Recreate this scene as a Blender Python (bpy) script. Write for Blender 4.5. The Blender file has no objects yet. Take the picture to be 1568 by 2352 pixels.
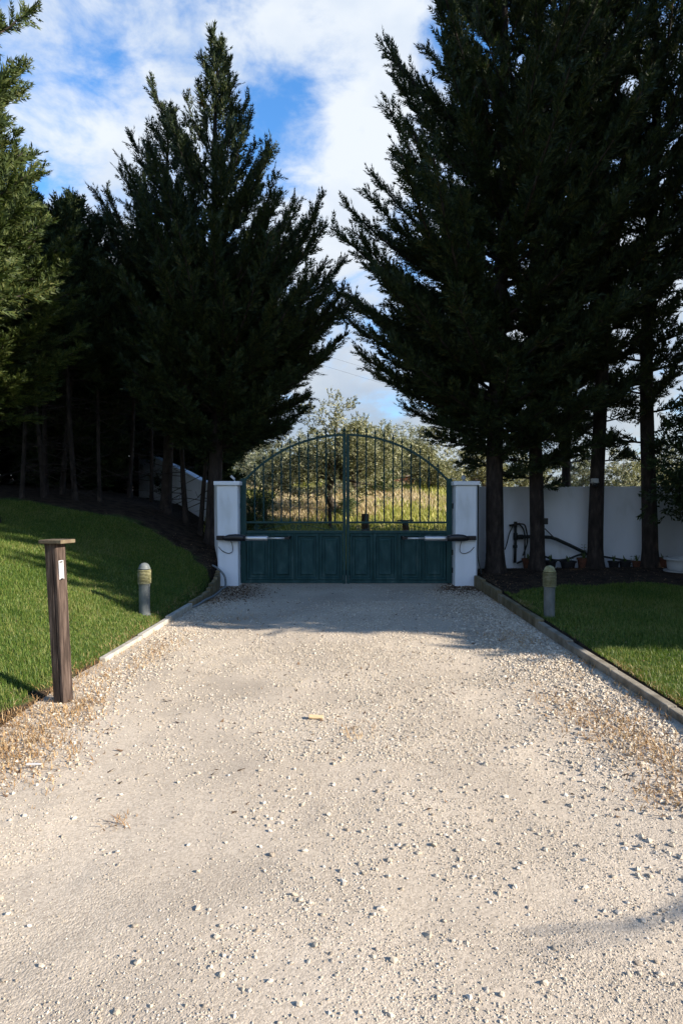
import bpy, math
import numpy as np
from mathutils import Vector, Matrix

sc = bpy.context.scene
COL = sc.collection
R = math.radians

# ------------------------------------------------------------------ camera
cam_d = bpy.data.cameras.new('camera'); cam = bpy.data.objects.new('camera', cam_d); COL.objects.link(cam)
cam_d.sensor_fit = 'VERTICAL'; cam_d.sensor_height = 36.0; cam_d.lens = 21.0
cam_d.clip_start = 0.05; cam_d.clip_end = 3000
cam.location = (0, 0, 1.6); cam.rotation_euler = (R(90 - 1.086), 0, R(0.668))
sc.camera = cam
F = 1372.0                                    # focal length in pixels of a 1568 px wide picture
def at(x, y, Y):                              # point seen at (x, y) lying Y metres ahead
    return ((x - 800) / F * Y, Y, 1.6 - (y - 1150) / F * Y)

# ------------------------------------------------------------------ sky, sun, exposure
SUN_EL, SUN_AZ = R(25), R(-19)               # azimuth measured from +X
to_sun = Vector((math.cos(SUN_EL) * math.cos(SUN_AZ), math.cos(SUN_EL) * math.sin(SUN_AZ), math.sin(SUN_EL)))
sun_d = bpy.data.lights.new('sun', 'SUN'); sun_d.energy = 4.15; sun_d.angle = R(0.5); sun_d.color = (1.0, 0.90, 0.76)
sun = bpy.data.objects.new('sun', sun_d); COL.objects.link(sun)
sun.rotation_euler = to_sun.to_track_quat('Z', 'Y').to_euler(); sun.location = (20, -2, 20)

w = bpy.data.worlds.new('World'); sc.world = w; w.use_nodes = True
nt = w.node_tree; nt.nodes.clear()
def N(t, tree=None, **kw):
    n = (tree or nt).nodes.new(t)
    for k, v in kw.items(): setattr(n, k, v)
    return n
def L(a, b, tree=None): (tree or nt).links.new(a, b)
wo = N('ShaderNodeOutputWorld'); bg = N('ShaderNodeBackground'); sky = N('ShaderNodeTexSky')
sky.sky_type = 'NISHITA'; sky.sun_disc = False; sky.sun_elevation = SUN_EL
sky.sun_rotation = math.atan2(to_sun.x, to_sun.y); sky.air_density = 1.0; sky.dust_density = 0.2; sky.ozone_density = 3.5
SKY = 0.108
bg.inputs['Strength'].default_value = SKY
tc = N('ShaderNodeTexCoord'); mp = N('ShaderNodeMapping'); mp.inputs['Scale'].default_value = (1, 1, 1.7)
L(tc.outputs['Generated'], mp.inputs['Vector'])
nz = N('ShaderNodeTexNoise'); nz.inputs['Scale'].default_value = 7.5; nz.inputs['Detail'].default_value = 9
nz.inputs['Roughness'].default_value = 0.60; nz.inputs['Distortion'].default_value = 0.25
L(mp.outputs['Vector'], nz.inputs['Vector'])
def math_n(op, a, b=None, c=None):
    n = N('ShaderNodeMath', operation=op)
    for i, v in enumerate((a, b, c)):
        if v is None: continue
        if isinstance(v, (int, float)): n.inputs[i].default_value = v
        else: L(v, n.inputs[i])
    return n.outputs[0]
sep = N('ShaderNodeSeparateXYZ'); L(tc.outputs['Generated'], sep.inputs[0])
dens = math_n('MULTIPLY_ADD', nz.outputs['Fac'], 3.6, -1.50)
dens = math_n('ADD', dens, math_n('MULTIPLY_ADD', math_n('ABSOLUTE', sep.outputs['Z']), -1.6, .76))   # a deck of scattered clouds looks fuller towards the horizon
# cloud masses (positive) and clear patches (negative): direction, angular size in degrees, weight
for (px, py, rad, wt) in [(660, 95, 8, .52), (770, 150, 6, .30), (850, 160, 6, .25), (165, 130, 6, .34), (45, 40, 6, -.50), (262, 150, 3.6, -.30), (330, 240, 7, .20),
                          (738, 318, 2.6, .50), (690, 275, 4.2, -.50), (812, 275, 4.0, -.45), (610, 310, 4.2, -.48), (665, 350, 4, -.25), (748, 62, 2.2, -.45), (740, 470, 5.5, .35),
                          (845, 350, 3, .30), (130, 390, 4, -.25), (210, 430, 4, .28), (400, 40, 4, -.2)]:
    d = Vector(((px - 800) / F, 1, (1150 - py) / F)).normalized()
    dp = N('ShaderNodeVectorMath', operation='DOT_PRODUCT'); L(tc.outputs['Generated'], dp.inputs[0]); dp.inputs[1].default_value = d
    mr = N('ShaderNodeMapRange', interpolation_type='SMOOTHSTEP')
    L(dp.outputs['Value'], mr.inputs['Value'])
    mr.inputs['From Min'].default_value = math.cos(R(rad * 1.5)); mr.inputs['From Max'].default_value = 1.0
    mr.inputs['To Min'].default_value = 0; mr.inputs['To Max'].default_value = wt
    dens = math_n('ADD', dens, mr.outputs['Result'])
cov = N('ShaderNodeMapRange', interpolation_type='SMOOTHSTEP'); L(dens, cov.inputs['Value'])
cov.inputs['From Min'].default_value = -0.30; cov.inputs['From Max'].default_value = 0.85; cov.inputs['To Max'].default_value = 0.94
nz2 = N('ShaderNodeTexNoise'); nz2.inputs['Scale'].default_value = 5.5; nz2.inputs['Detail'].default_value = 6
L(mp.outputs['Vector'], nz2.inputs['Vector'])
cr = N('ShaderNodeValToRGB'); L(nz2.outputs['Fac'], cr.inputs['Fac'])
CLOUD = 3.4
cr.color_ramp.elements[0].position = 0.34; cr.color_ramp.elements[0].color = (0.66, 0.76, 0.90, 1)
cr.color_ramp.elements[1].position = 0.60; cr.color_ramp.elements[1].color = (0.90, 0.95, 1.0, 1)
el = N('ShaderNodeMapRange', interpolation_type='SMOOTHSTEP'); L(sep.outputs['Z'], el.inputs['Value']); el.inputs['From Min'].default_value = 0.0; el.inputs['From Max'].default_value = 0.5
el.inputs['To Min'].default_value = CLOUD * .62; el.inputs['To Max'].default_value = CLOUD
cs = N('ShaderNodeVectorMath', operation='SCALE'); L(cr.outputs['Color'], cs.inputs[0]); L(el.outputs['Result'], cs.inputs['Scale'])
sg = N('ShaderNodeVectorMath', operation='MULTIPLY'); L(sky.outputs['Color'], sg.inputs[0]); sg.inputs[1].default_value = (0.54, 0.89, 1.10)
mixc = N('ShaderNodeMix', data_type='RGBA'); L(cov.outputs['Result'], mixc.inputs['Factor'])
L(sg.outputs['Vector'], mixc.inputs['A']); L(cs.outputs['Vector'], mixc.inputs['B'])
L(mixc.outputs['Result'], bg.inputs['Color']); L(bg.outputs[0], wo.inputs['Surface'])

sc.view_settings.view_transform = 'Standard'; sc.view_settings.look = 'None'
sc.view_settings.gamma = 1.0; sc.view_settings.use_curve_mapping = False
sc.view_settings.exposure = 1.5
sc.render.engine = 'CYCLES'
sc.cycles.max_bounces = 5; sc.cycles.diffuse_bounces = 4; sc.cycles.transmission_bounces = 3; sc.cycles.glossy_bounces = 2
sc.cycles.use_denoising = True

# ------------------------------------------------------------------ helpers
MATS = {}
def material(name, stops, scale=8.0, rough=0.8, bump=0.0, bscale=60.0, metal=0.0, spec=0.3, mode='noise', transl=0.0,
             detail=6.0, stretch=(1, 1, 1), rand=0.5, bdist=0.01, tmul=1.0):
    """stops: list of (position, rgb). mode: noise | island | object (what drives the ramp, mixed with noise)."""
    m = bpy.data.materials.new(name); m.use_nodes = True; t = m.node_tree
    b = t.nodes['Principled BSDF']; out = t.nodes['Material Output']
    co = N('ShaderNodeTexCoord', t); ma = N('ShaderNodeMapping', t); ma.inputs['Scale'].default_value = stretch
    L(co.outputs['Object'], ma.inputs['Vector'], t)
    n = N('ShaderNodeTexNoise', t); n.inputs['Scale'].default_value = scale; n.inputs['Detail'].default_value = detail
    L(ma.outputs['Vector'], n.inputs['Vector'], t)
    fac = n.outputs['Fac']
    if mode != 'noise':
        src = N('ShaderNodeNewGeometry', t).outputs['Random Per Island'] if mode == 'island' else N('ShaderNodeObjectInfo', t).outputs['Random']
        mx = N('ShaderNodeMix', t); mx.inputs['Factor'].default_value = rand
        L(fac, mx.inputs['A'], t); L(src, mx.inputs['B'], t); fac = mx.outputs['Result']
    r = N('ShaderNodeValToRGB', t); L(fac, r.inputs['Fac'], t)
    e = r.color_ramp.elements
    while len(e) < len(stops): e.new(0.5)
    for i, (p, c) in enumerate(stops): e[i].position = p; e[i].color = (*c, 1)
    L(r.outputs['Color'], b.inputs['Base Color'], t)
    b.inputs['Roughness'].default_value = rough; b.inputs['Metallic'].default_value = metal
    b.inputs['Specular IOR Level'].default_value = spec
    if bump:
        n2 = N('ShaderNodeTexNoise', t); n2.inputs['Scale'].default_value = bscale; n2.inputs['Detail'].default_value = 5
        L(ma.outputs['Vector'], n2.inputs['Vector'], t)
        bp = N('ShaderNodeBump', t); bp.inputs['Strength'].default_value = bump; bp.inputs['Distance'].default_value = bdist
        L(n2.outputs['Fac'], bp.inputs['Height'], t); L(bp.outputs['Normal'], b.inputs['Normal'], t)
    if transl:
        tr = N('ShaderNodeBsdfTranslucent', t); ms = N('ShaderNodeMixShader', t); ms.inputs[0].default_value = transl
        hs = N('ShaderNodeHueSaturation', t); hs.inputs['Value'].default_value = tmul; hs.inputs['Saturation'].default_value = 1.15
        L(r.outputs['Color'], hs.inputs['Color'], t); L(hs.outputs['Color'], tr.inputs['Color'], t)
        L(b.outputs[0], ms.inputs[1], t); L(tr.outputs[0], ms.inputs[2], t); L(ms.outputs[0], out.inputs['Surface'], t)
    MATS[name] = m
    return m

def mesh_np(name, V, Fc, smooth=False):
    V = np.asarray(V, np.float32); Fc = np.asarray(Fc, np.int32); m, k = Fc.shape
    me = bpy.data.meshes.new(name)
    me.vertices.add(len(V)); me.vertices.foreach_set('co', V.ravel())
    me.loops.add(m * k); me.loops.foreach_set('vertex_index', Fc.ravel())
    me.polygons.add(m); me.polygons.foreach_set('loop_start', np.arange(m, dtype=np.int32) * k)
    me.polygons.foreach_set('use_smooth', np.full(m, smooth, bool))
    me.update(calc_edges=True)
    return me

def root_of(o):
    while o.parent is not None: o = o.parent
    return o
def link(name, me, mat, parent=None, kind=None):
    o = bpy.data.objects.new(name, me); COL.objects.link(o)
    if mat is not None and me is not None and len(me.materials) == 0: me.materials.append(MATS[mat])
    if parent is not None: o.parent = parent
    if kind: o['kind'] = kind
    return o
def tag(o, label, cat, group=None):
    o['label'] = label; o['category'] = cat
    if group: o['group'] = group
    return o
def thing(name, label, cat, loc=(0, 0, 0), group=None, rz=0.0):
    o = bpy.data.objects.new(name, None); COL.objects.link(o); o.location = loc; o.rotation_euler = (0, 0, rz)
    o.empty_display_size = 0.1
    return tag(o, label, cat, group)

class Geo:
    """collects shapes in world coordinates; build() makes ONE mesh object, relative to its thing's base"""
    def __init__(s): s.v = []; s.f = []
    def add(s, V, Fc):
        o = len(s.v); s.v.extend([tuple(map(float, p)) for p in V]); s.f.extend([tuple(int(i) + o for i in q) for q in Fc]); return s
    def box(s, x0, x1, y0, y1, z0, z1):
        V = [(x, y, z) for z in (z0, z1) for y in (y0, y1) for x in (x0, x1)]
        return s.add(V, [(0, 2, 3, 1), (4, 5, 7, 6), (0, 1, 5, 4), (2, 6, 7, 3), (0, 4, 6, 2), (1, 3, 7, 5)])
    def rbox(s, c, size, rz=0.0, tilt=(0, 0)):
        M3 = Matrix.Rotation(rz, 3, 'Z') @ Matrix.Rotation(tilt[0], 3, 'X') @ Matrix.Rotation(tilt[1], 3, 'Y')
        V = [Vector(c) + M3 @ Vector((x * size[0] / 2, y * size[1] / 2, z * size[2] / 2)) for z in (-1, 1) for y in (-1, 1) for x in (-1, 1)]
        return s.add(V, [(0, 2, 3, 1), (4, 5, 7, 6), (0, 1, 5, 4), (2, 6, 7, 3), (0, 4, 6, 2), (1, 3, 7, 5)])
    def tube(s, P, rad, n=8, cap=True, twist=0.0):
        V, Fc = tube_np(P, rad, n, twist); s.add(V, Fc)
        if cap:
            o = len(s.v) - len(V); m = len(P)
            s.f.append(tuple(o + i for i in reversed(range(n)))); s.f.append(tuple(o + (m - 1) * n + i for i in range(n)))
        return s
    def lathe(s, c, prof, n=24):
        V = [(c[0] + r * math.cos(2 * math.pi * i / n), c[1] + r * math.sin(2 * math.pi * i / n), c[2] + z) for r, z in prof for i in range(n)]
        Fc = [(j * n + i, j * n + (i + 1) % n, (j + 1) * n + (i + 1) % n, (j + 1) * n + i) for j in range(len(prof) - 1) for i in range(n)]
        s.add(V, Fc); o = len(s.v) - len(V)
        s.f.append(tuple(o + i for i in reversed(range(n)))); s.f.append(tuple(o + (len(prof) - 1) * n + i for i in range(n)))
        return s
    def loft_x(s, secs, n=16, p=2.6):
        V = []
        for (x, y, z, ry, rz) in secs:
            for i in range(n):
                a = 2 * math.pi * i / n; c, q = math.cos(a), math.sin(a)
                V.append((x, y + ry * math.copysign(abs(c) ** (2 / p), c), z + rz * math.copysign(abs(q) ** (2 / p), q)))
        Fc = [(j * n + i, j * n + (i + 1) % n, (j + 1) * n + (i + 1) % n, (j + 1) * n + i) for j in range(len(secs) - 1) for i in range(n)]
        s.add(V, Fc); o = len(s.v) - len(V)
        s.f.append(tuple(o + i for i in reversed(range(n)))); s.f.append(tuple(o + (len(secs) - 1) * n + i for i in range(n)))
        return s
    def build(s, name, mat, parent=None, bevel=0.0, smooth=False, kind=None, seg=2):
        off = root_of(parent).location if parent is not None else Vector((0, 0, 0))
        me = bpy.data.meshes.new(name); me.from_pydata([(x - off.x, y - off.y, z - off.z) for x, y, z in s.v], [], s.f); me.update()
        if smooth: me.polygons.foreach_set('use_smooth', np.ones(len(me.polygons), bool))
        o = link(name, me, mat, parent, kind)
        if bevel:
            md = o.modifiers.new('bevel', 'BEVEL'); md.width = bevel; md.segments = seg; md.limit_method = 'ANGLE'; md.angle_limit = R(40)
        return o

def tube_np(P, rad, n=8, twist=0.0):
    P = np.asarray(P, float); m = len(P); rad = np.broadcast_to(np.asarray(rad, float), (m,))
    T = np.gradient(P, axis=0); T /= np.linalg.norm(T, axis=1)[:, None] + 1e-9
    ref = np.array([0, 0, 1.0]) if abs(T[0, 2]) < 0.9 else np.array([1.0, 0, 0])
    u = np.cross(ref, T[0]); u /= np.linalg.norm(u)
    V = np.zeros((m, n, 3)); ang = np.arange(n) * 2 * np.pi / n
    for i in range(m):
        u = u - T[i] * np.dot(u, T[i]); u /= np.linalg.norm(u) + 1e-9; vv = np.cross(T[i], u)
        a = ang + twist * i
        V[i] = P[i] + rad[i] * (np.cos(a)[:, None] * u + np.sin(a)[:, None] * vv)
    i = np.arange(m - 1)[:, None] * n; j = np.arange(n)[None, :]
    Fc = np.stack([i + j, i + (j + 1) % n, i + n + (j + 1) % n, i + n + j], -1).reshape(-1, 4)
    return V.reshape(-1, 3), Fc

def smooth_path(P, n=24):                       # Catmull-Rom through the points
    P = np.asarray(P, float); Q = np.vstack([2 * P[0] - P[1], P, 2 * P[-1] - P[-2]]); out = []
    k = len(P) - 1; per = max(2, n // k)
    for i in range(k):
        p0, p1, p2, p3 = Q[i:i + 4]
        for t in np.linspace(0, 1, per, endpoint=False):
            out.append(0.5 * ((2 * p1) + (p2 - p0) * t + (2 * p0 - 5 * p1 + 4 * p2 - p3) * t * t + (3 * p1 - p0 - 3 * p2 + p3) * t ** 3))
    out.append(P[-1]); return np.array(out)

def vnoise(x, y, seed=0):                       # cheap smooth value noise for relief and density
    def h(i, j):
        q = np.sin(i * 127.1 + j * 311.7 + seed * 74.7) * 43758.5453
        return q - np.floor(q)
    xi, yi = np.floor(x), np.floor(y); fx, fy = x - xi, y - yi
    fx = fx * fx * (3 - 2 * fx); fy = fy * fy * (3 - 2 * fy)
    return (h(xi, yi) * (1 - fx) + h(xi + 1, yi) * fx) * (1 - fy) + (h(xi, yi + 1) * (1 - fx) + h(xi + 1, yi + 1) * fx) * fy
def fbm(x, y, seed=0): return (vnoise(x, y, seed) + .5 * vnoise(2.1 * x, 2.1 * y, seed + 1) + .25 * vnoise(4.3 * x, 4.3 * y, seed + 2)) / 1.75

# ------------------------------------------------------------------ materials
material('soil', [(.3, (.020, .013, .009)), (.55, (.055, .038, .024)), (.75, (.11, .08, .05))], scale=9, rough=.95, bump=.6, bscale=40, bdist=.03)
material('white_wall', [(.28, (.61, .65, .68)), (.42, (.74, .79, .85)), (.6, (.79, .84, .91))], scale=2.6, rough=.85, bump=.45, bscale=70, bdist=.006, stretch=(1, 1, .35))
material('gate_paint', [(.30, (.007, .038, .040)), (.52, (.010, .050, .050)), (.72, (.018, .066, .064)), (.9, (.05, .10, .095))], scale=6, rough=.55, bump=.12, bscale=120, bdist=.003, stretch=(2.5, 1, .5))
material('gate_dusty', [(.34, (.008, .040, .043)), (.5, (.013, .054, .056)), (.62, (.026, .072, .073)), (.80, (.075, .12, .115))], scale=4.2, rough=.65, bump=.12, bscale=120, bdist=.003, stretch=(2, 1, .8))
material('black_plastic', [(.3, (.006, .007, .010)), (.8, (.014, .015, .02))], scale=20, rough=.35, spec=.5)
material('dark_metal', [(.3, (.015, .015, .017)), (.7, (.05, .04, .035))], scale=30, rough=.55, metal=.3)
material('steel', [(.3, (.62, .61, .60)), (.8, (.76, .75, .74))], scale=40, rough=.5, metal=1.0, stretch=(1, 8, 8))
material('galvanised', [(.3, (.35, .37, .40)), (.7, (.55, .57, .6))], scale=25, rough=.45, metal=.7)
material('bollard_grey', [(.3, (.085, .10, .10)), (.6, (.14, .155, .155)), (.85, (.22, .23, .21))], scale=14, rough=.55, bump=.1, bscale=70, bdist=.004, stretch=(1, 1, .5))
material('bollard_lichen', [(.3, (.13, .125, .06)), (.5, (.24, .23, .12)), (.7, (.34, .33, .22)), (.9, (.35, .36, .34))], scale=18, rough=.8, bump=.2, bscale=90, bdist=.004)
material('bollard_core', [(.3, (.012, .012, .014)), (.8, (.03, .03, .028))], scale=14, rough=.5)
material('post_wood', [(.25, (.014, .010, .008)), (.45, (.042, .028, .022)), (.62, (.095, .067, .054)), (.82, (.18, .14, .12))], scale=9, rough=.8, bump=.6, bscale=22, bdist=.01, stretch=(6, 6, .45), detail=9)
material('post_cap', [(.3, (.055, .038, .026)), (.55, (.12, .09, .058)), (.75, (.20, .18, .11))], scale=12, rough=.85, bump=.5, bscale=50, bdist=.006)
material('plate_white', [(.3, (.46, .46, .47)), (.8, (.56, .56, .56))], scale=15, rough=.4)
material('plate_grey', [(.3, (.30, .33, .38)), (.8, (.42, .46, .5))], scale=15, rough=.35)
material('concrete', [(.25, (.11, .095, .07)), (.45, (.20, .175, .135)), (.65, (.29, .26, .21)), (.9, (.37, .34, .29))], scale=7, rough=.9, bump=.5, bscale=70, bdist=.008)
material('concrete_pale', [(.25, (.26, .24, .20)), (.5, (.38, .355, .305)), (.8, (.50, .475, .42))], scale=9, rough=.9, bump=.5, bscale=70, bdist=.008)
material('concrete_mossy', [(.25, (.07, .06, .035)), (.5, (.16, .13, .075)), (.75, (.25, .22, .16))], scale=7, rough=.95, bump=.6, bscale=50, bdist=.012, stretch=(1, 1, .5))
material('bark', [(.3, (.014, .011, .010)), (.55, (.036, .028, .024)), (.8, (.085, .066, .055))], scale=7, rough=.95, bump=.9, bscale=16, bdist=.03, stretch=(2, 2, .7), detail=8)
material('bark_olive', [(.3, (.03, .026, .02)), (.7, (.11, .09, .07))], scale=9, rough=.95, bump=.8, bscale=20, bdist=.03, stretch=(2, 2, .6))
material('cypress_sunlit', [(.22, (.022, .038, .012)), (.45, (.044, .068, .018)), (.66, (.074, .100, .026)), (.85, (.115, .118, .034))], scale=1.7, rough=.6, spec=.25, mode='island', rand=.55, transl=.22, tmul=1.1)  # brighter, yellower copy of the cypress foliage: warm sunlight put into the leaf colour
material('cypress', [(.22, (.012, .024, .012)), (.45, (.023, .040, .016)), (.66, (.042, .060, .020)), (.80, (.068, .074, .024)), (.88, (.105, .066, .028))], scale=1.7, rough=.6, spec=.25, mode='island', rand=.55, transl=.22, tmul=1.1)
material('cypress_dark', [(.22, (.013, .025, .012)), (.45, (.024, .042, .016)), (.68, (.042, .064, .021)), (.85, (.075, .08, .026))], scale=1.5, rough=.65, spec=.2, mode='island', rand=.55, transl=.15)
material('olive_leaf', [(.2, (.07, .085, .032)), (.45, (.15, .16, .07)), (.65, (.26, .27, .15)), (.85, (.46, .46, .36))], scale=1.3, rough=.45, spec=.4, mode='island', rand=.7, transl=.2)
material('olive_leaf_brown', [(.2, (.062, .072, .024)), (.45, (.15, .155, .06)), (.65, (.27, .27, .13)), (.85, (.46, .45, .31))], scale=1.3, rough=.5, spec=.35, mode='island', rand=.7, transl=.2)
material('shrub_leaf', [(.2, (.025, .045, .015)), (.5, (.055, .09, .026)), (.8, (.12, .17, .06))], scale=2, rough=.45, spec=.4, mode='island', rand=.7, transl=.2)
material('lawn', [(.2, (.034, .078, .012)), (.42, (.074, .138, .022)), (.55, (.125, .185, .030)), (.66, (.20, .225, .058)), (.82, (.30, .26, .11))], scale=.9, rough=.5, spec=.3, mode='island', rand=.45, transl=.3, tmul=1.1)
material('dry_grass', [(.2, (.22, .115, .042)), (.5, (.40, .25, .115)), (.8, (.55, .40, .22))], scale=2, rough=.7, mode='island', rand=.7, transl=.25)
material('straw_field', [(.2, (.36, .28, .15)), (.5, (.56, .46, .29)), (.8, (.68, .58, .41))], scale=.7, rough=.7, mode='island', rand=.6, transl=.3)
material('green_field', [(.2, (.17, .20, .035)), (.5, (.34, .36, .085)), (.8, (.54, .50, .19))], scale=.8, rough=.6, mode='island', rand=.6, transl=.3)
material('litter', [(.2, (.03, .018, .012)), (.5, (.09, .05, .03)), (.8, (.22, .14, .08))], scale=3, rough=.9, mode='island', rand=.9)
STONE = [(.12, (.27, .225, .175)), (.32, (.39, .335, .26)), (.55, (.47, .405, .315)), (.75, (.53, .46, .37)), (.92, (.62, .56, .47))]
material('stone', STONE, scale=3, rough=.85, mode='island', rand=.8, bump=.3, bscale=160, bdist=.004)
material('stone_single', [(.1, (.36, .30, .24)), (.4, (.46, .40, .325)), (.8, (.58, .52, .44))], scale=30, rough=.85, mode='object', rand=.75, bump=.4, bscale=160, bdist=.004)
material('terracotta', [(.3, (.05, .022, .014)), (.7, (.14, .055, .032))], scale=12, rough=.85)
material('grey_pot', [(.3, (.010, .010, .012)), (.7, (.025, .025, .028))], scale=12, rough=.6)
material('hose_dark', [(.3, (.012, .016, .016)), (.7, (.03, .035, .035))], scale=20, rough=.5)
material('conduit', [(.3, (.12, .14, .15)), (.7, (.2, .22, .23))], scale=20, rough=.55)
material('tub_white', [(.3, (.36, .38, .39)), (.7, (.46, .48, .49))], scale=6, rough=.45)
material('weathered_post', [(.3, (.035, .024, .016)), (.7, (.12, .085, .06))], scale=9, rough=.9, bump=.6, bscale=30, bdist=.02, stretch=(4, 4, .5))
material('brick_rust', [(.3, (.15, .06, .035)), (.6, (.26, .115, .07)), (.85, (.34, .19, .13))], scale=14, rough=.9, bump=.5, bscale=60, bdist=.02)
material('slab', [(.3, (.22, .17, .15)), (.7, (.33, .28, .26))], scale=14, rough=.9)
material('chip_wood', [(.3, (.48, .33, .18)), (.7, (.62, .46, .28))], scale=20, rough=.8, stretch=(1, 8, 8))
material('wire', [(.3, (.08, .08, .085)), (.7, (.15, .15, .15))], scale=20, rough=.6, metal=.3)

def drive_material():
    m = bpy.data.materials.new('drive_gravel'); m.use_nodes = True; t = m.node_tree; b = t.nodes['Principled BSDF']
    co = N('ShaderNodeTexCoord', t); P = co.outputs['Object']
    n1 = N('ShaderNodeTexNoise', t); n1.inputs['Scale'].default_value = .9; n1.inputs['Detail'].default_value = 5; L(P, n1.inputs['Vector'], t)
    r1 = N('ShaderNodeValToRGB', t); L(n1.outputs['Fac'], r1.inputs['Fac'], t)
    e = r1.color_ramp.elements; e[0].position = .3; e[0].color = (.40, .348, .283, 1); e[1].position = .7; e[1].color = (.565, .495, .405, 1)
    v1 = N('ShaderNodeTexVoronoi', t); v1.inputs['Scale'].default_value = 105; L(P, v1.inputs['Vector'], t)
    r2 = N('ShaderNodeValToRGB', t); L(v1.outputs['Color'], r2.inputs['Fac'], t)
    e = r2.color_ramp.elements; e[0].position = .15; e[0].color = (.72, .70, .68, 1); e[1].position = .85; e[1].color = (1.16, 1.14, 1.12, 1)
    mx = N('ShaderNodeMix', t, data_type='RGBA', blend_type='MULTIPLY'); mx.inputs['Factor'].default_value = .75
    L(r1.outputs['Color'], mx.inputs['A'], t); L(r2.outputs['Color'], mx.inputs['B'], t)
    n2 = N('ShaderNodeTexNoise', t); n2.inputs['Scale'].default_value = 220; n2.inputs['Detail'].default_value = 3; L(P, n2.inputs['Vector'], t)
    r3 = N('ShaderNodeValToRGB', t); L(n2.outputs['Fac'], r3.inputs['Fac'], t)
    e = r3.color_ramp.elements; e[0].position = .3; e[0].color = (.72, .7, .68, 1); e[1].position = .7; e[1].color = (1.1, 1.1, 1.1, 1)
    m2 = N('ShaderNodeMix', t, data_type='RGBA', blend_type='MULTIPLY'); m2.inputs['Factor'].default_value = .8
    L(mx.outputs['Result'], m2.inputs['A'], t); L(r3.outputs['Color'], m2.inputs['B'], t)
    L(m2.outputs['Result'], b.inputs['Base Color'], t); b.inputs['Roughness'].default_value = .95; b.inputs['Specular IOR Level'].default_value = .15
    # grit relief: rounded cells of two sizes and fine sand, stronger where the stones lie loose
    v2 = N('ShaderNodeTexVoronoi', t); v2.inputs['Scale'].default_value = 105; L(P, v2.inputs['Vector'], t)
    v3 = N('ShaderNodeTexVoronoi', t); v3.inputs['Scale'].default_value = 230; L(P, v3.inputs['Vector'], t)
    s1 = N('ShaderNodeMath', t, operation='MULTIPLY'); L(v2.outputs['Distance'], s1.inputs[0], t); s1.inputs[1].default_value = -1.0
    s2 = N('ShaderNodeMath', t, operation='MULTIPLY_ADD'); L(v3.outputs['Distance'], s2.inputs[0], t); s2.inputs[1].default_value = -.5; L(s1.outputs[0], s2.inputs[2], t)
    s3 = N('ShaderNodeMath', t, operation='MULTIPLY_ADD'); L(n2.outputs['Fac'], s3.inputs[0], t); s3.inputs[1].default_value = .8; L(s2.outputs[0], s3.inputs[2], t)
    lo = N('ShaderNodeMapRange', t); n3 = N('ShaderNodeTexNoise', t); n3.inputs['Scale'].default_value = 1.6; n3.inputs['Detail'].default_value = 4; L(P, n3.inputs['Vector'], t)
    L(n3.outputs['Fac'], lo.inputs['Value'], t); lo.inputs['From Min'].default_value = .38; lo.inputs['From Max'].default_value = .62; lo.inputs['To Min'].default_value = .14; lo.inputs['To Max'].default_value = .6
    bp = N('ShaderNodeBump', t); bp.inputs['Distance'].default_value = .0045; L(lo.outputs['Result'], bp.inputs['Strength'], t); L(s3.outputs[0], bp.inputs['Height'], t)
    L(bp.outputs['Normal'], b.inputs['Normal'], t); MATS['drive_gravel'] = m
drive_material()

def ground_material():                           # soil, with turf colour where the 'turf' attribute says turf grows
    m = bpy.data.materials.new('ground_soil'); m.use_nodes = True; t = m.node_tree; b = t.nodes['Principled BSDF']
    P = N('ShaderNodeTexCoord', t).outputs['Object']
    n1 = N('ShaderNodeTexNoise', t); n1.inputs['Scale'].default_value = 7; n1.inputs['Detail'].default_value = 8; L(P, n1.inputs['Vector'], t)
    r1 = N('ShaderNodeValToRGB', t); L(n1.outputs['Fac'], r1.inputs['Fac'], t); e = r1.color_ramp.elements
    e[0].position = .3; e[0].color = (.013, .009, .007, 1); e[1].position = .72; e[1].color = (.062, .044, .030, 1)
    r2 = N('ShaderNodeValToRGB', t); L(n1.outputs['Fac'], r2.inputs['Fac'], t); e = r2.color_ramp.elements
    e[0].position = .3; e[0].color = (.030, .055, .014, 1); e[1].position = .72; e[1].color = (.075, .11, .03, 1)
    r3 = N('ShaderNodeValToRGB', t); L(n1.outputs['Fac'], r3.inputs['Fac'], t); e = r3.color_ramp.elements
    e[0].position = .3; e[0].color = (.24, .20, .08, 1); e[1].position = .72; e[1].color = (.42, .35, .18, 1)
    a = N('ShaderNodeAttribute', t); a.attribute_name = 'turf'; a2 = N('ShaderNodeAttribute', t); a2.attribute_name = 'field'
    mx = N('ShaderNodeMix', t, data_type='RGBA'); L(a.outputs['Fac'], mx.inputs['Factor'], t); L(r1.outputs['Color'], mx.inputs['A'], t); L(r2.outputs['Color'], mx.inputs['B'], t)
    m2 = N('ShaderNodeMix', t, data_type='RGBA'); L(a2.outputs['Fac'], m2.inputs['Factor'], t); L(mx.outputs['Result'], m2.inputs['A'], t); L(r3.outputs['Color'], m2.inputs['B'], t)
    L(m2.outputs['Result'], b.inputs['Base Color'], t); b.inputs['Roughness'].default_value = .95; b.inputs['Specular IOR Level'].default_value = .1
    n2 = N('ShaderNodeTexNoise', t); n2.inputs['Scale'].default_value = 35; n2.inputs['Detail'].default_value = 6; L(P, n2.inputs['Vector'], t)
    bp = N('ShaderNodeBump', t); bp.inputs['Strength'].default_value = .7; bp.inputs['Distance'].default_value = .03
    L(n2.outputs['Fac'], bp.inputs['Height'], t); L(bp.outputs['Normal'], b.inputs['Normal'], t); MATS['ground_soil'] = m
ground_material()

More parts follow.
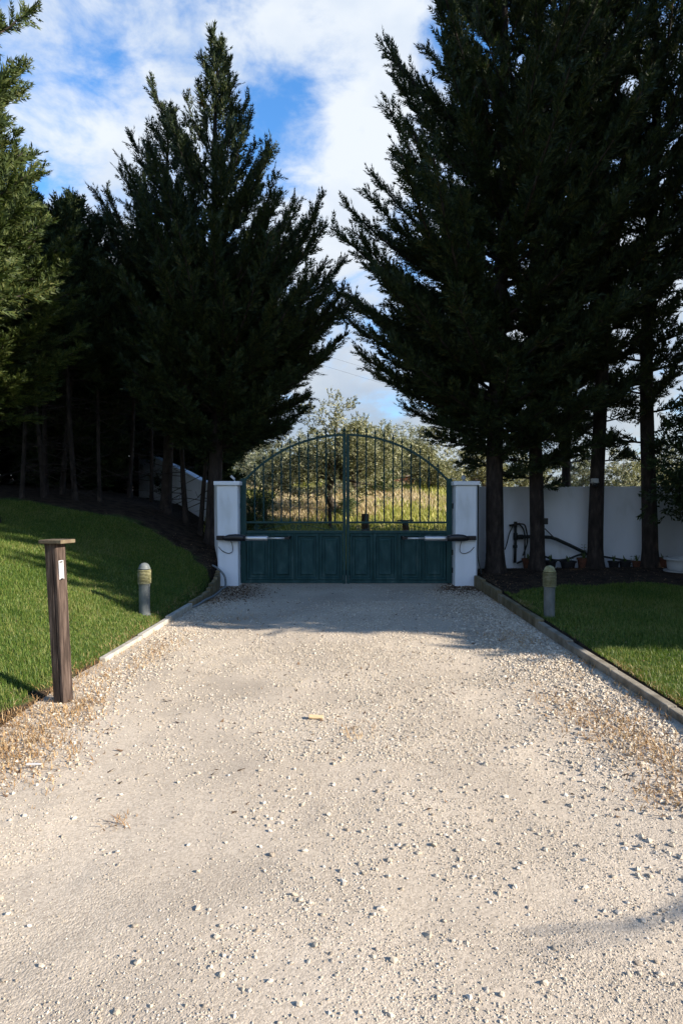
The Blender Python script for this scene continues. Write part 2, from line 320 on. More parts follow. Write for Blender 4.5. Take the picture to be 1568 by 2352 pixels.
# ------------------------------------------------------------------ terrain
def sstep(a, b, x): t = np.clip((x - a) / (b - a), 0, 1); return t * t * (3 - 2 * t)
def field_z(x, y):
    z = np.interp(y, [11, 12.3, 14.5, 18, 25, 40, 80, 200, 700], [0, 0, .42, 1.02, 1.95, 3.2, 4.6, 6.5, 8.5])
    z = z * (1 - .5 * sstep(3.5, 11, x) * sstep(13, 20, y))
    return z + .12 * (fbm(x * .25, y * .25, 5) - .5) * sstep(13, 16, y)
def ground_z(x, y):
    x = np.asarray(x, float); y = np.asarray(y, float)
    dl = np.maximum(0, -2.42 - x); dr = np.maximum(0, x - 2.45)
    bl = np.interp(y, [-5, 5, 8, 10, 11.2, 12.5, 14, 16, 18.5, 26, 60], [-.02, .0, .05, .20, .37, .60, .76, .8, .6, .9, 2.5])
    rl = np.interp(dl, [0, 1, 2.2, 4, 6, 12, 60], [0, .30, .72, 1.05, 1.2, 1.4, 2.0])
    zl = bl * sstep(0, .12, dl) + rl
    zr = np.interp(y, [-5, 4, 6, 9, 11.3, 12.6], [.04, .045, .06, .10, .20, .27]) * sstep(0, .05, dr) + .012 * dr
    zf = field_z(x, y)
    inside = 1 - sstep(11.9, 12.9, y)
    z = np.where(x < 0, zl, zr * inside + zf * (1 - inside))
    mid = (dl <= 0) & (dr <= 0); z = np.where(mid, -.035 + zf, z)
    z = np.where(x < -2.42, zl, z)
    lw = sstep(0, 1.0, -2.45 - x); out = sstep(12.2, 14.0, y)           # left of the drive beyond the gate: bank meets field
    z = np.where(x < -2.42, z * (1 - out * (1 - lw)) + zf * out * (1 - lw), z)
    return z + .02 * (fbm(x * 1.3, y * 1.3, 3) - .5) * (np.abs(x) > 2.5)
def turf_mask(x, y):
    yb = np.interp(x, [-9, -5, -3.7, -2.5, 2.4, 2.6, 5, 9], [12.0, 12.2, 11.9, 10.5, 9.9, 9.6, 10.2, 10.2]) + .8 * (fbm(x * 1.6, y * 1.6, 9) - .5)
    xl = np.interp(y, [0, 3.9, 4.4, 5.2, 6.0, 20], [-2.9, -2.75, -2.55, -2.5, -2.44, -2.44])
    inx = ((x < xl + .16 * (fbm(x * 5, y * 5, 4) - .5)) & (x > -9.5)) | ((x > 2.5) & (x < 9.5))
    return inx & (y < yb)

xs = np.unique(np.concatenate([np.array([-600, -300, -150, -80, -50, -35, -25, -20, -16, -13]), np.arange(-11, -2.6, .2), np.array([-2.54, -2.48, -2.42, -2.36]),
     np.arange(-2.2, 2.3, .4), np.array([2.40, 2.45, 2.50, 2.55]), np.arange(2.7, 11, .2), np.array([13, 16, 20, 25, 35, 50, 80, 150, 300, 600])]))
ys = np.unique(np.concatenate([np.array([-400, -200, -100, -50, -25, -12, -6, -3]), np.arange(-1, 20, .2), np.arange(20.5, 50, 1.0), np.array([55, 60, 70, 80, 100, 140, 200, 300, 450, 700, 1200])]))
gx, gy = np.meshgrid(xs, ys); gz = ground_z(gx, gy)
nx, ny = len(xs), len(ys)
ii = (np.arange(ny - 1)[:, None] * nx + np.arange(nx - 1)[None, :])
gf = np.stack([ii, ii + 1, ii + nx + 1, ii + nx], -1).reshape(-1, 4)
gme = mesh_np('ground', np.stack([gx, gy, gz], -1).reshape(-1, 3), gf, True)
at1 = gme.attributes.new('turf', 'FLOAT', 'POINT'); at1.data.foreach_set('value', turf_mask(gx, gy).astype(np.float32).ravel())
at2 = gme.attributes.new('field', 'FLOAT', 'POINT'); at2.data.foreach_set('value', ((gy > 13.2) & (gx > -2.9)).astype(np.float32).ravel())
link('ground', gme, 'ground_soil', kind='structure')

# driveway: compacted gravel sheet with worn hollows
def drive_z(x, y):
    z = .030 * (fbm(x * .9, y * .6, 21) - .5) + .012 * (fbm(x * 4, y * 4, 22) - .5) + .018 * np.exp(-(x / .8) ** 2) - .012 * np.exp(-((np.abs(x) - 1.2) / .4) ** 2)
    return z + .004 * (fbm(x * 14, y * 14, 23) - .5)
dx = np.arange(-2.9, 2.421, .05); dy = np.concatenate([np.arange(-14, 1.4, .7), np.arange(1.4, 13.4, .05)])
DX, DY = np.meshgrid(dx, dy); n_x = len(dx); ii = (np.arange(len(dy) - 1)[:, None] * n_x + np.arange(n_x - 1)[None, :])
drive = link('driveway', mesh_np('driveway', np.stack([DX, DY, drive_z(DX, DY)], -1).reshape(-1, 3), np.stack([ii, ii + 1, ii + n_x + 1, ii + n_x], -1).reshape(-1, 4), True), 'drive_gravel', kind='structure')

# ------------------------------------------------------------------ stones
rng = np.random.default_rng(11)
phi = (1 + 5 ** .5) / 2
ICO = np.array([(-1, phi, 0), (1, phi, 0), (-1, -phi, 0), (1, -phi, 0), (0, -1, phi), (0, 1, phi), (0, -1, -phi), (0, 1, -phi), (phi, 0, -1), (phi, 0, 1), (-phi, 0, -1), (-phi, 0, 1)]) / math.sqrt(1 + phi * phi)
ICOF = np.array([(0, 11, 5), (0, 5, 1), (0, 1, 7), (0, 7, 10), (0, 10, 11), (1, 5, 9), (5, 11, 4), (11, 10, 2), (10, 7, 6), (7, 1, 8), (3, 9, 4), (3, 4, 2), (3, 2, 6), (3, 6, 8), (3, 8, 9), (4, 9, 5), (2, 4, 11), (6, 2, 10), (8, 6, 7), (9, 8, 1)])
OCT = np.array([(1, 0, 0), (-1, 0, 0), (0, 1, 0), (0, -1, 0), (0, 0, 1), (0, 0, -1.0)])
OCTF = np.array([(0, 2, 4), (2, 1, 4), (1, 3, 4), (3, 0, 4), (2, 0, 5), (1, 2, 5), (3, 1, 5), (0, 3, 5)])
def stones_mesh(name, X, Y, S, T, TF, sink=.25, zf=drive_z):
    n = len(X); k = len(T)
    sc3 = S[:, None] * np.stack([rng.uniform(.8, 1.3, n), rng.uniform(.7, 1.1, n), rng.uniform(.45, .8, n)], -1)
    V = T[None] * (1 + rng.uniform(-.28, .28, (n, k, 1))) * sc3[:, None, :]
    tl = rng.uniform(-.5, .5, n); c, s = np.cos(tl)[:, None], np.sin(tl)[:, None]
    V = np.stack([V[..., 0] * c - V[..., 2] * s, V[..., 1], V[..., 0] * s + V[..., 2] * c], -1)
    a = rng.uniform(0, 6.28, n); c, s = np.cos(a)[:, None], np.sin(a)[:, None]
    V = np.stack([V[..., 0] * c - V[..., 1] * s, V[..., 0] * s + V[..., 1] * c, V[..., 2]], -1)
    V += np.stack([X, Y, zf(X, Y) + S * (.5 - sink)], -1)[:, None, :]
    Fc = (TF[None] + (np.arange(n) * k)[:, None, None]).reshape(-1, 3)
    return mesh_np(name, V.reshape(-1, 3), Fc)
def loose(x, y):                                   # how thickly loose stones lie: edges, the crown between the wheel tracks
    e = sstep(1.3, 2.2, x) * 1.0 + sstep(1.75, 2.2, -x) * .8 + .62 * np.exp(-((x - .3) / .5) ** 2) + .32
    e = e * (.25 + 1.5 * sstep(.34, .66, fbm(x * 1.1 + 3, y * .8, 31))) * (.4 + 1.2 * sstep(.3, .7, fbm(x * 4, y * 4, 32)))
    return np.clip(e * np.where(y > 9.6, .35 + .65 * sstep(1.4, 2.0, np.abs(x)), 1), 0, 1.2)
def scatter(n, y0, y1, xl=-2.45, xr=2.33):
    y = rng.uniform(y0, y1, n); x = rng.uniform(xl, xr, n)
    keep = (np.abs(x) < .60 * y + .25) & (rng.random(n) < loose(x, y)); return x[keep], y[keep]
for nm, n, y0, y1, s0, s1 in [('gravel', 118000, 1.6, 3.8, .0018, .0058), ('gravel', 52000, 3.6, 6.6, .0042, .010), ('gravel', 24000, 6.6, 11.4, .006, .012)]:
    X, Y = scatter(n, y0, y1); S = s0 + (s1 - s0) * rng.random(len(X)) ** 2.6
    link(nm, stones_mesh(nm, X, Y, S, OCT, OCTF), 'stone', drive, 'stuff')
X, Y = scatter(9000, 1.6, 11.2); S = .006 + .009 * rng.random(len(X)) ** 2.5
S = S * (1 + .5 * sstep(1.3, 2.1, X)); link('gravel', stones_mesh('gravel', X, Y, S, ICO, ICOF), 'stone', drive, 'stuff')
nE = 9000; X = 2.32 - np.abs(rng.normal(0, .48, nE)) * (.75 + .5 * rng.random(nE)); Y = 1.8 + 8.8 * rng.random(nE) ** .8       # coarse loose band along the right kerb
X2 = -2.30 + np.abs(rng.normal(0, .36, 4200)); Y2 = rng.uniform(3.2, 10.6, 4200)
X = np.concatenate([X, X2]); Y = np.concatenate([Y, Y2]); kk = (rng.random(len(X)) < .35 + 1.1 * fbm(X * 1.7, Y * 1.7, 77)) & (np.abs(X) < .6 * Y + .2); X, Y = X[kk], Y[kk]; S = (.0065 + .011 * rng.random(len(X)) ** 1.7) * np.where(X > 0, 1.25, 1.0)
link('gravel', stones_mesh('gravel', X, Y, S, OCT, OCTF, .3), 'stone', drive, 'stuff')
# the largest single stones
one = []
for q in range(8):
    V = ICO * (1 + rng.uniform(-.25, .25, (12, 1))) * np.array([rng.uniform(.9, 1.25), rng.uniform(.75, 1.0), rng.uniform(.5, .75)])
    me = mesh_np('stone', V, ICOF); me.materials.append(MATS['stone_single']); one.append(me)
cnt = 0
while cnt < 290:
    y = 1.75 + 5.5 * rng.random() ** 1.7; x = rng.uniform(-2.2, 2.25)
    if abs(x) > .57 * y or rng.random() > .15 + .8 * float(loose(np.array(x), np.array(y))): continue
    s = (.006 + .007 * rng.random() ** 3) * (1 + .10 * (y - 1.8))
    o = bpy.data.objects.new('stone', one[cnt % 8]); COL.objects.link(o); o.parent = drive
    o.location = (x, y, float(drive_z(np.array(x), np.array(y))) + s * .12); o.scale = (s, s, s); o.rotation_euler = (rng.uniform(-.4, .4), rng.uniform(-.4, .4), rng.uniform(0, 6.28)); cnt += 1

# ------------------------------------------------------------------ kerbs
def kerb(name, pts, heights, mat, wid, lens, zbase, side):
    k = bpy.data.objects.new(name, None); COL.objects.link(k); k['kind'] = 'structure'; k.location = (pts[0][0], pts[0][1], 0)
    P = np.array(pts, float); seg = np.r_[0, np.cumsum(np.hypot(*np.diff(P, axis=0).T))]; tot = seg[-1]; s = 0; i = 0
    while s < tot - .05:
        l = min(lens[i % len(lens)] * rng.uniform(.95, 1.05), tot - s); a, b = s + .006, s + l - .006
        p = [np.interp(q, seg, P[:, 0]) for q in (a, b)]; r = [np.interp(q, seg, P[:, 1]) for q in (a, b)]
        h = np.interp((a + b) / 2, seg, heights) + rng.uniform(-.008, .008); ang = math.atan2(r[1] - r[0], p[1] - p[0])
        g = Geo(); g.rbox(((p[0] + p[1]) / 2 + rng.uniform(-.006, .006), (r[0] + r[1]) / 2, (h + zbase) / 2), (math.hypot(p[1] - p[0], r[1] - r[0]), wid, h - zbase), ang, (rng.uniform(-.02, .02), rng.uniform(-.006, .006)))
        mm = mat[i] if isinstance(mat, list) and i < len(mat) else (mat[-1] if isinstance(mat, list) else mat)
        g.build('kerb_stone', mm, k, bevel=.010); s += l; i += 1
    return k
kerb('kerb_left', [(-2.43, 5.85), (-2.37, 8.1), (-2.31, 9.55), (-2.33, 10.35), (-2.40, 11.02)], [.048, .07, .12, .22, .33],
     ['concrete_pale', 'concrete_pale', 'concrete_pale', 'concrete_mossy', 'concrete_mossy', 'concrete_mossy', 'concrete_mossy', 'concrete_mossy'], .072, [1.0, 1.0, 1.0, .7, .28, .22, .25, .2, .2, .2, .2], -.12, -1)
kerb('kerb_right', [(2.42, 1.5), (2.42, 4.4), (2.40, 6.5), (2.39, 9.0), (2.36, 11.06)], [.062, .066, .08, .14, .235], ['concrete', 'concrete', 'concrete', 'concrete', 'concrete', 'concrete', 'concrete_mossy'], .082, [1.0], -.12, 1)

# ------------------------------------------------------------------ walls
def wall(name, label, path, th, mat='white_wall'):
    """path: (x, y, z_bottom, z_top) along the inner face"""
    P = np.array(path, float); o = thing(name, label, 'wall', (P[0, 0], P[0, 1], P[0, 2]))
    T = np.gradient(P[:, :2], axis=0); T /= np.linalg.norm(T, axis=1)[:, None]; Nn = np.stack([-T[:, 1], T[:, 0]], -1)
    if Nn[:, 1].mean() < 0: Nn = -Nn
    g = Geo(); m = len(P); V = []
    for i in range(m):
        q = P[i, :2] + Nn[i] * th
        V += [(P[i, 0], P[i, 1], P[i, 2] - .4), (P[i, 0], P[i, 1], P[i, 3]), (q[0], q[1], P[i, 3]), (q[0], q[1], P[i, 2] - .4)]
    Fc = [(i * 4 + a, i * 4 + (a + 1) % 4, i * 4 + 4 + (a + 1) % 4, i * 4 + 4 + a) for i in range(m - 1) for a in range(4)] + [(3, 2, 1, 0), (m * 4 - 4, m * 4 - 3, m * 4 - 2, m * 4 - 1)]
    g.add(V, Fc); g.build('wall_body', mat, o, bevel=.012)
    return o
rp = [(2.44, 11.35), (2.55, 11.85), (2.82, 12.25), (3.3, 12.48), (4.2, 12.58), (6, 12.62), (9, 12.65), (14, 12.7)]
rp = smooth_path(np.array(rp), 42)
wall('boundary_wall', 'long white rendered wall to the right of the gate, behind the row of trunks', [(x, y, .1, 1.885 + .004 * (x - 2.4)) for x, y in rp], .2)
lpx = [((-2.50, 11.4), .4, 1.93), ((-2.85, 12.6), .6, 1.96), (at(482, 1216, 14.2)[:2], .85, 2.01), (at(457, 1200, 14.9)[:2], 1.0, 2.12), (at(425, 1190, 15.7)[:2], 1.1, 2.36),
       (at(360, 1168, 17.2)[:2], 1.35, 2.83), (at(317, 1153, 18.4)[:2], 1.5, 3.21)]
wall('boundary_wall', 'white wall climbing the shaded bank left of the gate', [(p[0], p[1], a, b) for p, a, b in lpx], .2)

# ------------------------------------------------------------------ gate pillars
def pillar(label, x0, x1, lean):
    p = thing('gate_pillar', label, 'pillar', ((x0 + x1) / 2, 11.3, 0), 'gate pillars')
    g = Geo(); y0, y1 = 11.10, 11.52; V = []
    for z, o in ((-.1, lean), (.3, lean * .7), (1.885, 0)):
        V += [(x0 + o, y0, z), (x1 + o * .3, y0, z), (x1 + o * .3, y1, z), (x0 + o, y1, z)]
    g.add(V, [(3, 2, 1, 0), (8, 9, 10, 11)] + [(l * 4 + a, l * 4 + (a + 1) % 4, l * 4 + 4 + (a + 1) % 4, l * 4 + 4 + a) for l in (0, 1) for a in range(4)])
    g.build('shaft', 'white_wall', p, bevel=.018)
    Geo().box(x0 - .045, x1 + .045, y0 - .045, y1 + .045, 1.887, 1.962).build('cap', 'white_wall', p, bevel=.010)
    return p
pillar('white rendered pillar on the left side of the gate', -2.455, -2.06, .03)
pillar('white rendered pillar on the right side of the gate', 1.985, 2.375, -.01)

# ------------------------------------------------------------------ gate leaves
GC, GY = -.045, 11.36
def arch_z(u): return .28 + math.sqrt(max(0, 2.57 ** 2 - u * u))
def X_(side, u): return GC + side * u
def gate_leaf(label, side):
    xh = X_(side, 2.005)
    lf = thing('gate_leaf', label, 'gate', (xh, GY, 0), 'gate leaves')
    bx = lambda g, u0, u1, y0, y1, z0, z1: g.box(min(X_(side, u0), X_(side, u1)), max(X_(side, u0), X_(side, u1)), GY + y0, GY + y1, z0, z1)
    bx(Geo(), 1.90, 2.005, -.03, .03, .03, 2.02).build('hinge_stile', 'gate_paint', lf, bevel=.006)
    bx(Geo(), .006, .062, -.03, .03, .02, arch_z(.03) + .012).build('lock_stile', 'gate_paint', lf, bevel=.006)
    bx(Geo(), .0625, 1.8995, -.024, .024, .03, .085).build('bottom_rail', 'gate_dusty', lf, bevel=.005)
    bx(Geo(), .0625, 1.8995, -.026, .026, .975, 1.03).build('middle_rail', 'gate_paint', lf, bevel=.005)
    bx(Geo(), .0625, 1.8995, -.020, .020, 1.168, 1.205).build('upper_rail', 'gate_paint', lf, bevel=.005)
    us = np.linspace(.0625, 1.92, 40); g = Geo(); V = []
    for u in us:
        z = arch_z(u); n = np.array([u, z - .28]) / 2.57
        for a, b in ((-.02, -.021), (-.02, .021), (.02, .021), (.02, -.021)):
            V.append((X_(side, u + n[0] * a), GY + b, z + n[1] * a))
    g.add(V, [(i * 4 + a, i * 4 + (a + 1) % 4, i * 4 + 4 + (a + 1) % 4, i * 4 + 4 + a) for i in range(39) for a in range(4)] + [(3, 2, 1, 0), (156, 157, 158, 159)])
    g.build('arch_rail', 'gate_paint', lf)
    for i in range(10):                                                        # twisted square bars with spear finials
        u = .212 + .1695 * i; x = X_(side, u); zt = arch_z(u); zs = np.linspace(1.2055, zt - .021, 34)
        b = Geo().tube([(x, GY, z) for z in zs], 0.0155, 4, twist=.42).build('bar', 'gate_paint', lf)
        Geo().lathe((x, GY, zt + .018), [(.008, 0), (.016, .012), (.016, .022), (.007, .03), (.007, .042), (.024, .058), (.021, .072), (.011, .105), (.001, .142)], 8).build('finial', 'gate_paint', b)
    if side < 0:
        Geo().lathe((X_(side, .034), GY, arch_z(0) + .0125), [(.012, 0), (.022, .012), (.022, .026), (.009, .034), (.009, .048), (.028, .066), (.024, .08), (.012, .116), (.001, .16)], 8).build('finial', 'gate_paint', lf)
    edges = [.066, .508, .955, .985, 1.425, 1.895]
    for a, b in ((.066, .508), (.518, .965), (.990, 1.432), (1.442, 1.896)):   # raised-and-fielded panels
        g = Geo(); V = []; rings = [(0, -.004), (.014, -.018), (.045, -.018), (.058, .012), (.098, .012), (.108, -.006), (.122, -.010), (.165, -.002)]
        for ins, yy in rings:
            V += [(X_(side, a + ins), GY + yy, .0855 + ins), (X_(side, b - ins), GY + yy, .0855 + ins), (X_(side, b - ins), GY + yy, .9745 - ins), (X_(side, a + ins), GY + yy, .9745 - ins)]
        Fc = [(l * 4 + q, l * 4 + (q + 1) % 4, l * 4 + 4 + (q + 1) % 4, l * 4 + 4 + q) for l in range(len(rings) - 1) for q in range(4)] + [(28, 29, 30, 31)]
        V += [(X_(side, a), GY + .02, .0855), (X_(side, b), GY + .02, .0855), (X_(side, b), GY + .02, .9745), (X_(side, a), GY + .02, .9745)]
        Fc += [(0, 1, 33, 32), (1, 2, 34, 33), (2, 3, 35, 34), (3, 0, 32, 35), (35, 34, 33, 32)]
        if side > 0: Fc = [tuple(reversed(q)) for q in Fc] if False else Fc
        g.add(V, Fc); g.build('panel', 'gate_dusty', lf)
    for u in (.513, .9775, 1.437):
        wd = .0045 if u != .9775 else .012
        bx(Geo(), u - wd, u + wd, -.012, .015, .086, .974).build('muntin', 'gate_paint', lf)
    def spiral(cx, cz, r, d, turns=1.9):                                       # little wrought scrolls between the rails
        a = np.linspace(0, turns * 2 * np.pi, 34); rr = r * (1 - .8 * a / a[-1])
        return [(X_(side, cx + d * q * math.sin(t)), GY, cz - q * math.cos(t)) for t, q in zip(a, rr)]
    zc, rr = 1.099, .052
    for (c, d, tail) in ((.245, -1, [(.38, 1.055), (.60, 1.10), (.82, 1.155)]), (.885, 1, None), (1.02, -1, None), (1.70, 1, [(1.58, 1.055), (1.36, 1.10), (1.10, 1.155)])):
        pts = spiral(c, zc, rr, d)
        if tail: pts = list(smooth_path(np.array([(X_(side, u), GY, z) for u, z in reversed(tail)] + [(X_(side, c - d * .03), GY, zc - rr)]), 12)) + pts[1:]
        Geo().tube(pts, .006, 6).build('scroll', 'gate_paint', lf)
    for z in (.28, .62, 1.50):
        g = Geo(); xh2 = X_(side, 2.02); g.tube([(xh2, GY - .02, z - .05), (xh2, GY - .02, z + .05)], .014, 10); g.build('hinge', 'dark_metal', lf)
    return lf
gate_leaf('dark teal metal gate leaf with spear bars on the left of the centre seam', -1)
gate_leaf('dark teal metal gate leaf with spear bars on the right of the centre seam', 1)

# gate openers
def opener(label, side):
    z, y = .905, 11.02; S = lambda u: GC + side * u
    op = thing('gate_opener', label, 'gate opener', (S(2.26), 11.09, z), 'gate openers')
    Geo().box(min(S(2.40), S(2.25)), max(S(2.40), S(2.25)), 11.02, 11.098, z - .035, z + .045).build('bracket', 'dark_metal', op, bevel=.008)
    secs = [(S(2.27), y, z, .02, .028), (S(2.23), y, z, .035, .045), (S(2.16), y, z + .008, .052, .062), (S(2.05), y, z + .012, .058, .067), (S(1.95), y, z + .008, .058, .063), (S(1.86), y, z, .052, .052)]
    Geo().loft_x(secs if side > 0 else secs, 18).build('motor_housing', 'black_plastic', op, smooth=True)
    Geo().loft_x([(S(1.862), y, z - .002, .043, .044), (S(1.80), y, z - .002, .043, .044), (S(1.46), y, z - .002, .043, .044), (S(1.445), y, z - .002, .036, .037)], 18, 2.2).build('tube', 'steel', op, smooth=True)
    Geo().tube([(S(1.446), y, z), (S(1.13), y, z)], .019, 14).build('rod', 'steel', op, smooth=True)
    Geo().box(min(S(1.135), S(1.06)), max(S(1.135), S(1.06)), y - .018, y + .018, z - .02, z + .02).box(min(S(1.075), S(1.045)), max(S(1.075), S(1.045)), y - .01, 11.325, z - .025, z + .03).build('end_joint', 'dark_metal', op, bevel=.004)
    P = smooth_path(np.array([(S(2.13), 11.03, z - .05), (S(2.105), 11.05, z - .14), (S(2.11), 11.07, z - .25), (S(2.19), 11.085, z - .285), (S(2.30), 11.09, z - .24), (S(2.375), 11.10, z - .165)]), 30)
    Geo().tube(P, .0065, 6).build('cable', 'black_plastic', op, smooth=True)
    return op
opener('black and silver gate ram fixed to the left pillar', -1)
opener('black and silver gate ram fixed to the right pillar', 1)

# small fittings on the pillar tops
lp = thing('floodlight', 'small tilted grey lamp on top of the left gate pillar', 'lamp', (-2.15, 11.3, 1.962))
Geo().tube([(-2.15, 11.3, 1.962), (-2.152, 11.3, 2.0), (-2.175, 11.29, 2.03)], .011, 8).build('stem', 'galvanised', lp)
Geo().rbox((-2.185, 11.28, 2.035), (.10, .05, .045), .1, (0, .75)).build('lamp_head', 'galvanised', lp, bevel=.008)
lp = thing('signal_lamp', 'small pale domed lamp on top of the right gate pillar', 'lamp', (2.165, 11.3, 1.962))
Geo().lathe((2.165, 11.3, 1.962), [(.036, 0), (.036, .012), (.016, .02), (.016, .035)], 14).build('base', 'galvanised', lp)
Geo().lathe((2.165, 11.3, 1.997), [(.03, 0), (.042, .015), (.044, .05), (.032, .075), (.006, .085)], 14).build('dome', 'tub_white', lp, smooth=True)
P = smooth_path(np.array([(2.41, 11.16, 1.885), (2.412, 11.16, 1.4), (2.41, 11.16, .8), (2.415, 11.15, .5), (2.47, 11.10, .24)]), 28)
tag(Geo().tube(P, .012, 8).build('power_cable', 'hose_dark'), 'black cable running down the right edge of the right gate pillar', 'cable')
P = smooth_path(np.array([(-2.52, 11.05, .40), (-2.38, 10.93, .34), (-2.27, 10.90, .22), (-2.24, 10.85, .04), (-2.26, 10.6, .02), (-2.22, 10.2, .03), (-2.21, 9.7, .035), (-2.23, 9.3, .05), (-2.27, 8.95, .03), (-2.33, 8.75, .02)]), 60)
tag(Geo().tube(P, .019, 10).build('conduit_pipe', 'conduit', smooth=True), 'grey flexible conduit lying along the left kerb by the pillar', 'pipe')

# ------------------------------------------------------------------ lamp bollards
def bollard(label, x, y, mats):
    z = float(ground_z(x, y)) - .01
    b = thing('lamp_bollard', label, 'bollard', (x, y, z), 'lamp bollards')
    Geo().lathe((x, y, z), [(.079, -.05), (.079, .012), (.070, .018), (.070, .392), (.074, .394), (.074, .408)], 28).build('post', mats[0], b, smooth=False)
    Geo().lathe((x, y, z + .4085), [(.0555, 0), (.0555, .19)], 20).build('core', 'bollard_core', b)
    for i in range(10):
        Geo().lathe((x, y, z + .416 + i * .0185), [(.056, .001), (.0855, -.003), (.0875, .0), (.0865, .004), (.056, .0085)], 28).build('louvre_ring', mats[1], b)
    Geo().lathe((x, y, z + .600), [(.080, 0), (.078, .012), (.070, .02), (.067, .035), (.058, .056), (.040, .072), (.018, .080), (.004, .082)], 28).build('dome_cap', mats[2], b, smooth=True)
    for p in b.children:
        if p.name.startswith(('post',)):
            md = p.modifiers.new('b', 'BEVEL'); md.width = .002; md.limit_method = 'ANGLE'
            p.data.polygons.foreach_set('use_smooth', np.ones(len(p.data.polygons), bool))
            p.data.set_sharp_from_angle(angle=R(40))
    return b
bollard('grey ribbed lamp bollard on the sunlit lawn left of the drive', -2.66, 7.75, ('bollard_grey', 'bollard_lichen', 'bollard_grey'))
bollard('grey ribbed lamp bollard in the shade on the lawn right of the drive', 2.60, 7.75, ('bollard_grey', 'bollard_lichen', 'bollard_lichen'))

# ------------------------------------------------------------------ wooden post
def wooden_post():
    b0 = Vector((-2.255, 4.69, -.05)); p = thing('wooden_post', 'dark brown wooden post with a flat board cap at the edge of the left lawn', 'post', (-2.255, 4.69, 0))
    rz = R(-16); s = .053; c, q = math.cos(rz), math.sin(rz)
    sec = [(-s, -s), (.012, -s), (.016, -s + .012), (.020, -s), (s - .008, -s), (s, -s + .008), (s, s), (-s, s)]
    V = []; zs = np.linspace(-.08, 1.262, 9)
    for z in zs:
        t = (z + .08) / 1.34; ox, oy = -.068 * t, .01 * t; k = .95 + .05 * t
        V += [(b0.x + ox + k * (x * c - y * q), b0.y + oy + k * (x * q + y * c), z) for x, y in sec]
    n = 8; Fc = [(j * n + i, j * n + (i + 1) % n, (j + 1) * n + (i + 1) % n, (j + 1) * n + i) for j in range(8) for i in range(n)] + [tuple(reversed(range(n))), tuple(64 + i for i in range(n))]
    Geo().add(V, Fc).build('shaft', 'post_wood', p, bevel=.004)
    Geo().rbox((b0.x - .045, b0.y + .0, 1.279), (.215, .16, .030), rz, (.0, -.012)).build('cap', 'post_cap', p, bevel=.005)
    # plate on the face towards the drive
    fx = Vector((c, q, 0)); fy = Vector((-q, c, 0))
    def onface(z, d, along): t = (z + .08) / 1.34; return Vector((b0.x - .068 * t, b0.y + .01 * t, z)) + fx * (s + d) + fy * along
    Geo().rbox(onface(1.055, .004, -.010), (.008, .050, .150), rz, (0, -.05)).build('plate', 'plate_white', p, bevel=.002)
    pl = [o for o in p.children if o.name.startswith('plate')][0]
    Geo().rbox(onface(1.052, .0105, -.014), (.006, .034, .105), rz, (0, -.05)).build('window', 'plate_grey', pl, bevel=.001)
    for z in (1.118, .985): Geo().rbox(onface(z, .0105, -.014), (.005, .030, .009), rz, (0, -.05)).build('slot', 'black_plastic', pl)
wooden_post()

# ------------------------------------------------------------------ trees
def frond_template(rg, n=8):
    V = []
    def leaf(p, d, l, wd):
        d = np.array(d, float); d /= np.linalg.norm(d); sd = np.array([-d[1], d[0], 0]); sd /= np.linalg.norm(sd) + 1e-9
        zz = rg.uniform(-.05, .05)
        V.extend([p + d * l * .08 + sd * wd + (0, 0, zz), p + d * l, p + d * l * .08 - sd * wd - (0, 0, zz)])
    for i in range(n):
        t = .04 + .84 * i / n
        for sd in (1, -1):
            a = R(rg.uniform(24, 44)); l = (.46 - .22 * t) * rg.uniform(.8, 1.2)
            leaf(np.array([t, 0, 0]), (math.cos(a), sd * math.sin(a), rg.uniform(-.35, .35)), l, .050 * rg.uniform(.8, 1.25))
    leaf(np.array([.7, 0, 0]), (1, rg.uniform(-.1, .1), 0), .36, .06)
    return np.array(V)
_tr = np.random.default_rng(5)
FROND = [frond_template(_tr, 5) for _ in range(5)]
def fronds_mesh(name, P, D, S, rg, temps=FROND, k_=3):
    P, D, S = np.array(P), np.array(D), np.array(S); D /= np.linalg.norm(D, axis=1)[:, None]
    U = rg.normal(0, 1, D.shape) + np.array([0, 0, .6]); sd = np.cross(D, U); sd /= np.linalg.norm(sd, axis=1)[:, None] + 1e-9; Nn = np.cross(sd, D)
    Vs = []; pick = rg.integers(0, len(temps), len(P))
    for k, T in enumerate(temps):
        m = pick == k
        V = P[m][:, None] + S[m][:, None, None] * (T[None, :, 0:1] * D[m][:, None] + T[None, :, 1:2] * sd[m][:, None] + T[None, :, 2:3] * Nn[m][:, None])
        Vs.append(V.reshape(-1, 3))
    V = np.vstack(Vs); return mesh_np(name, V, np.arange(len(V)).reshape(-1, k_))

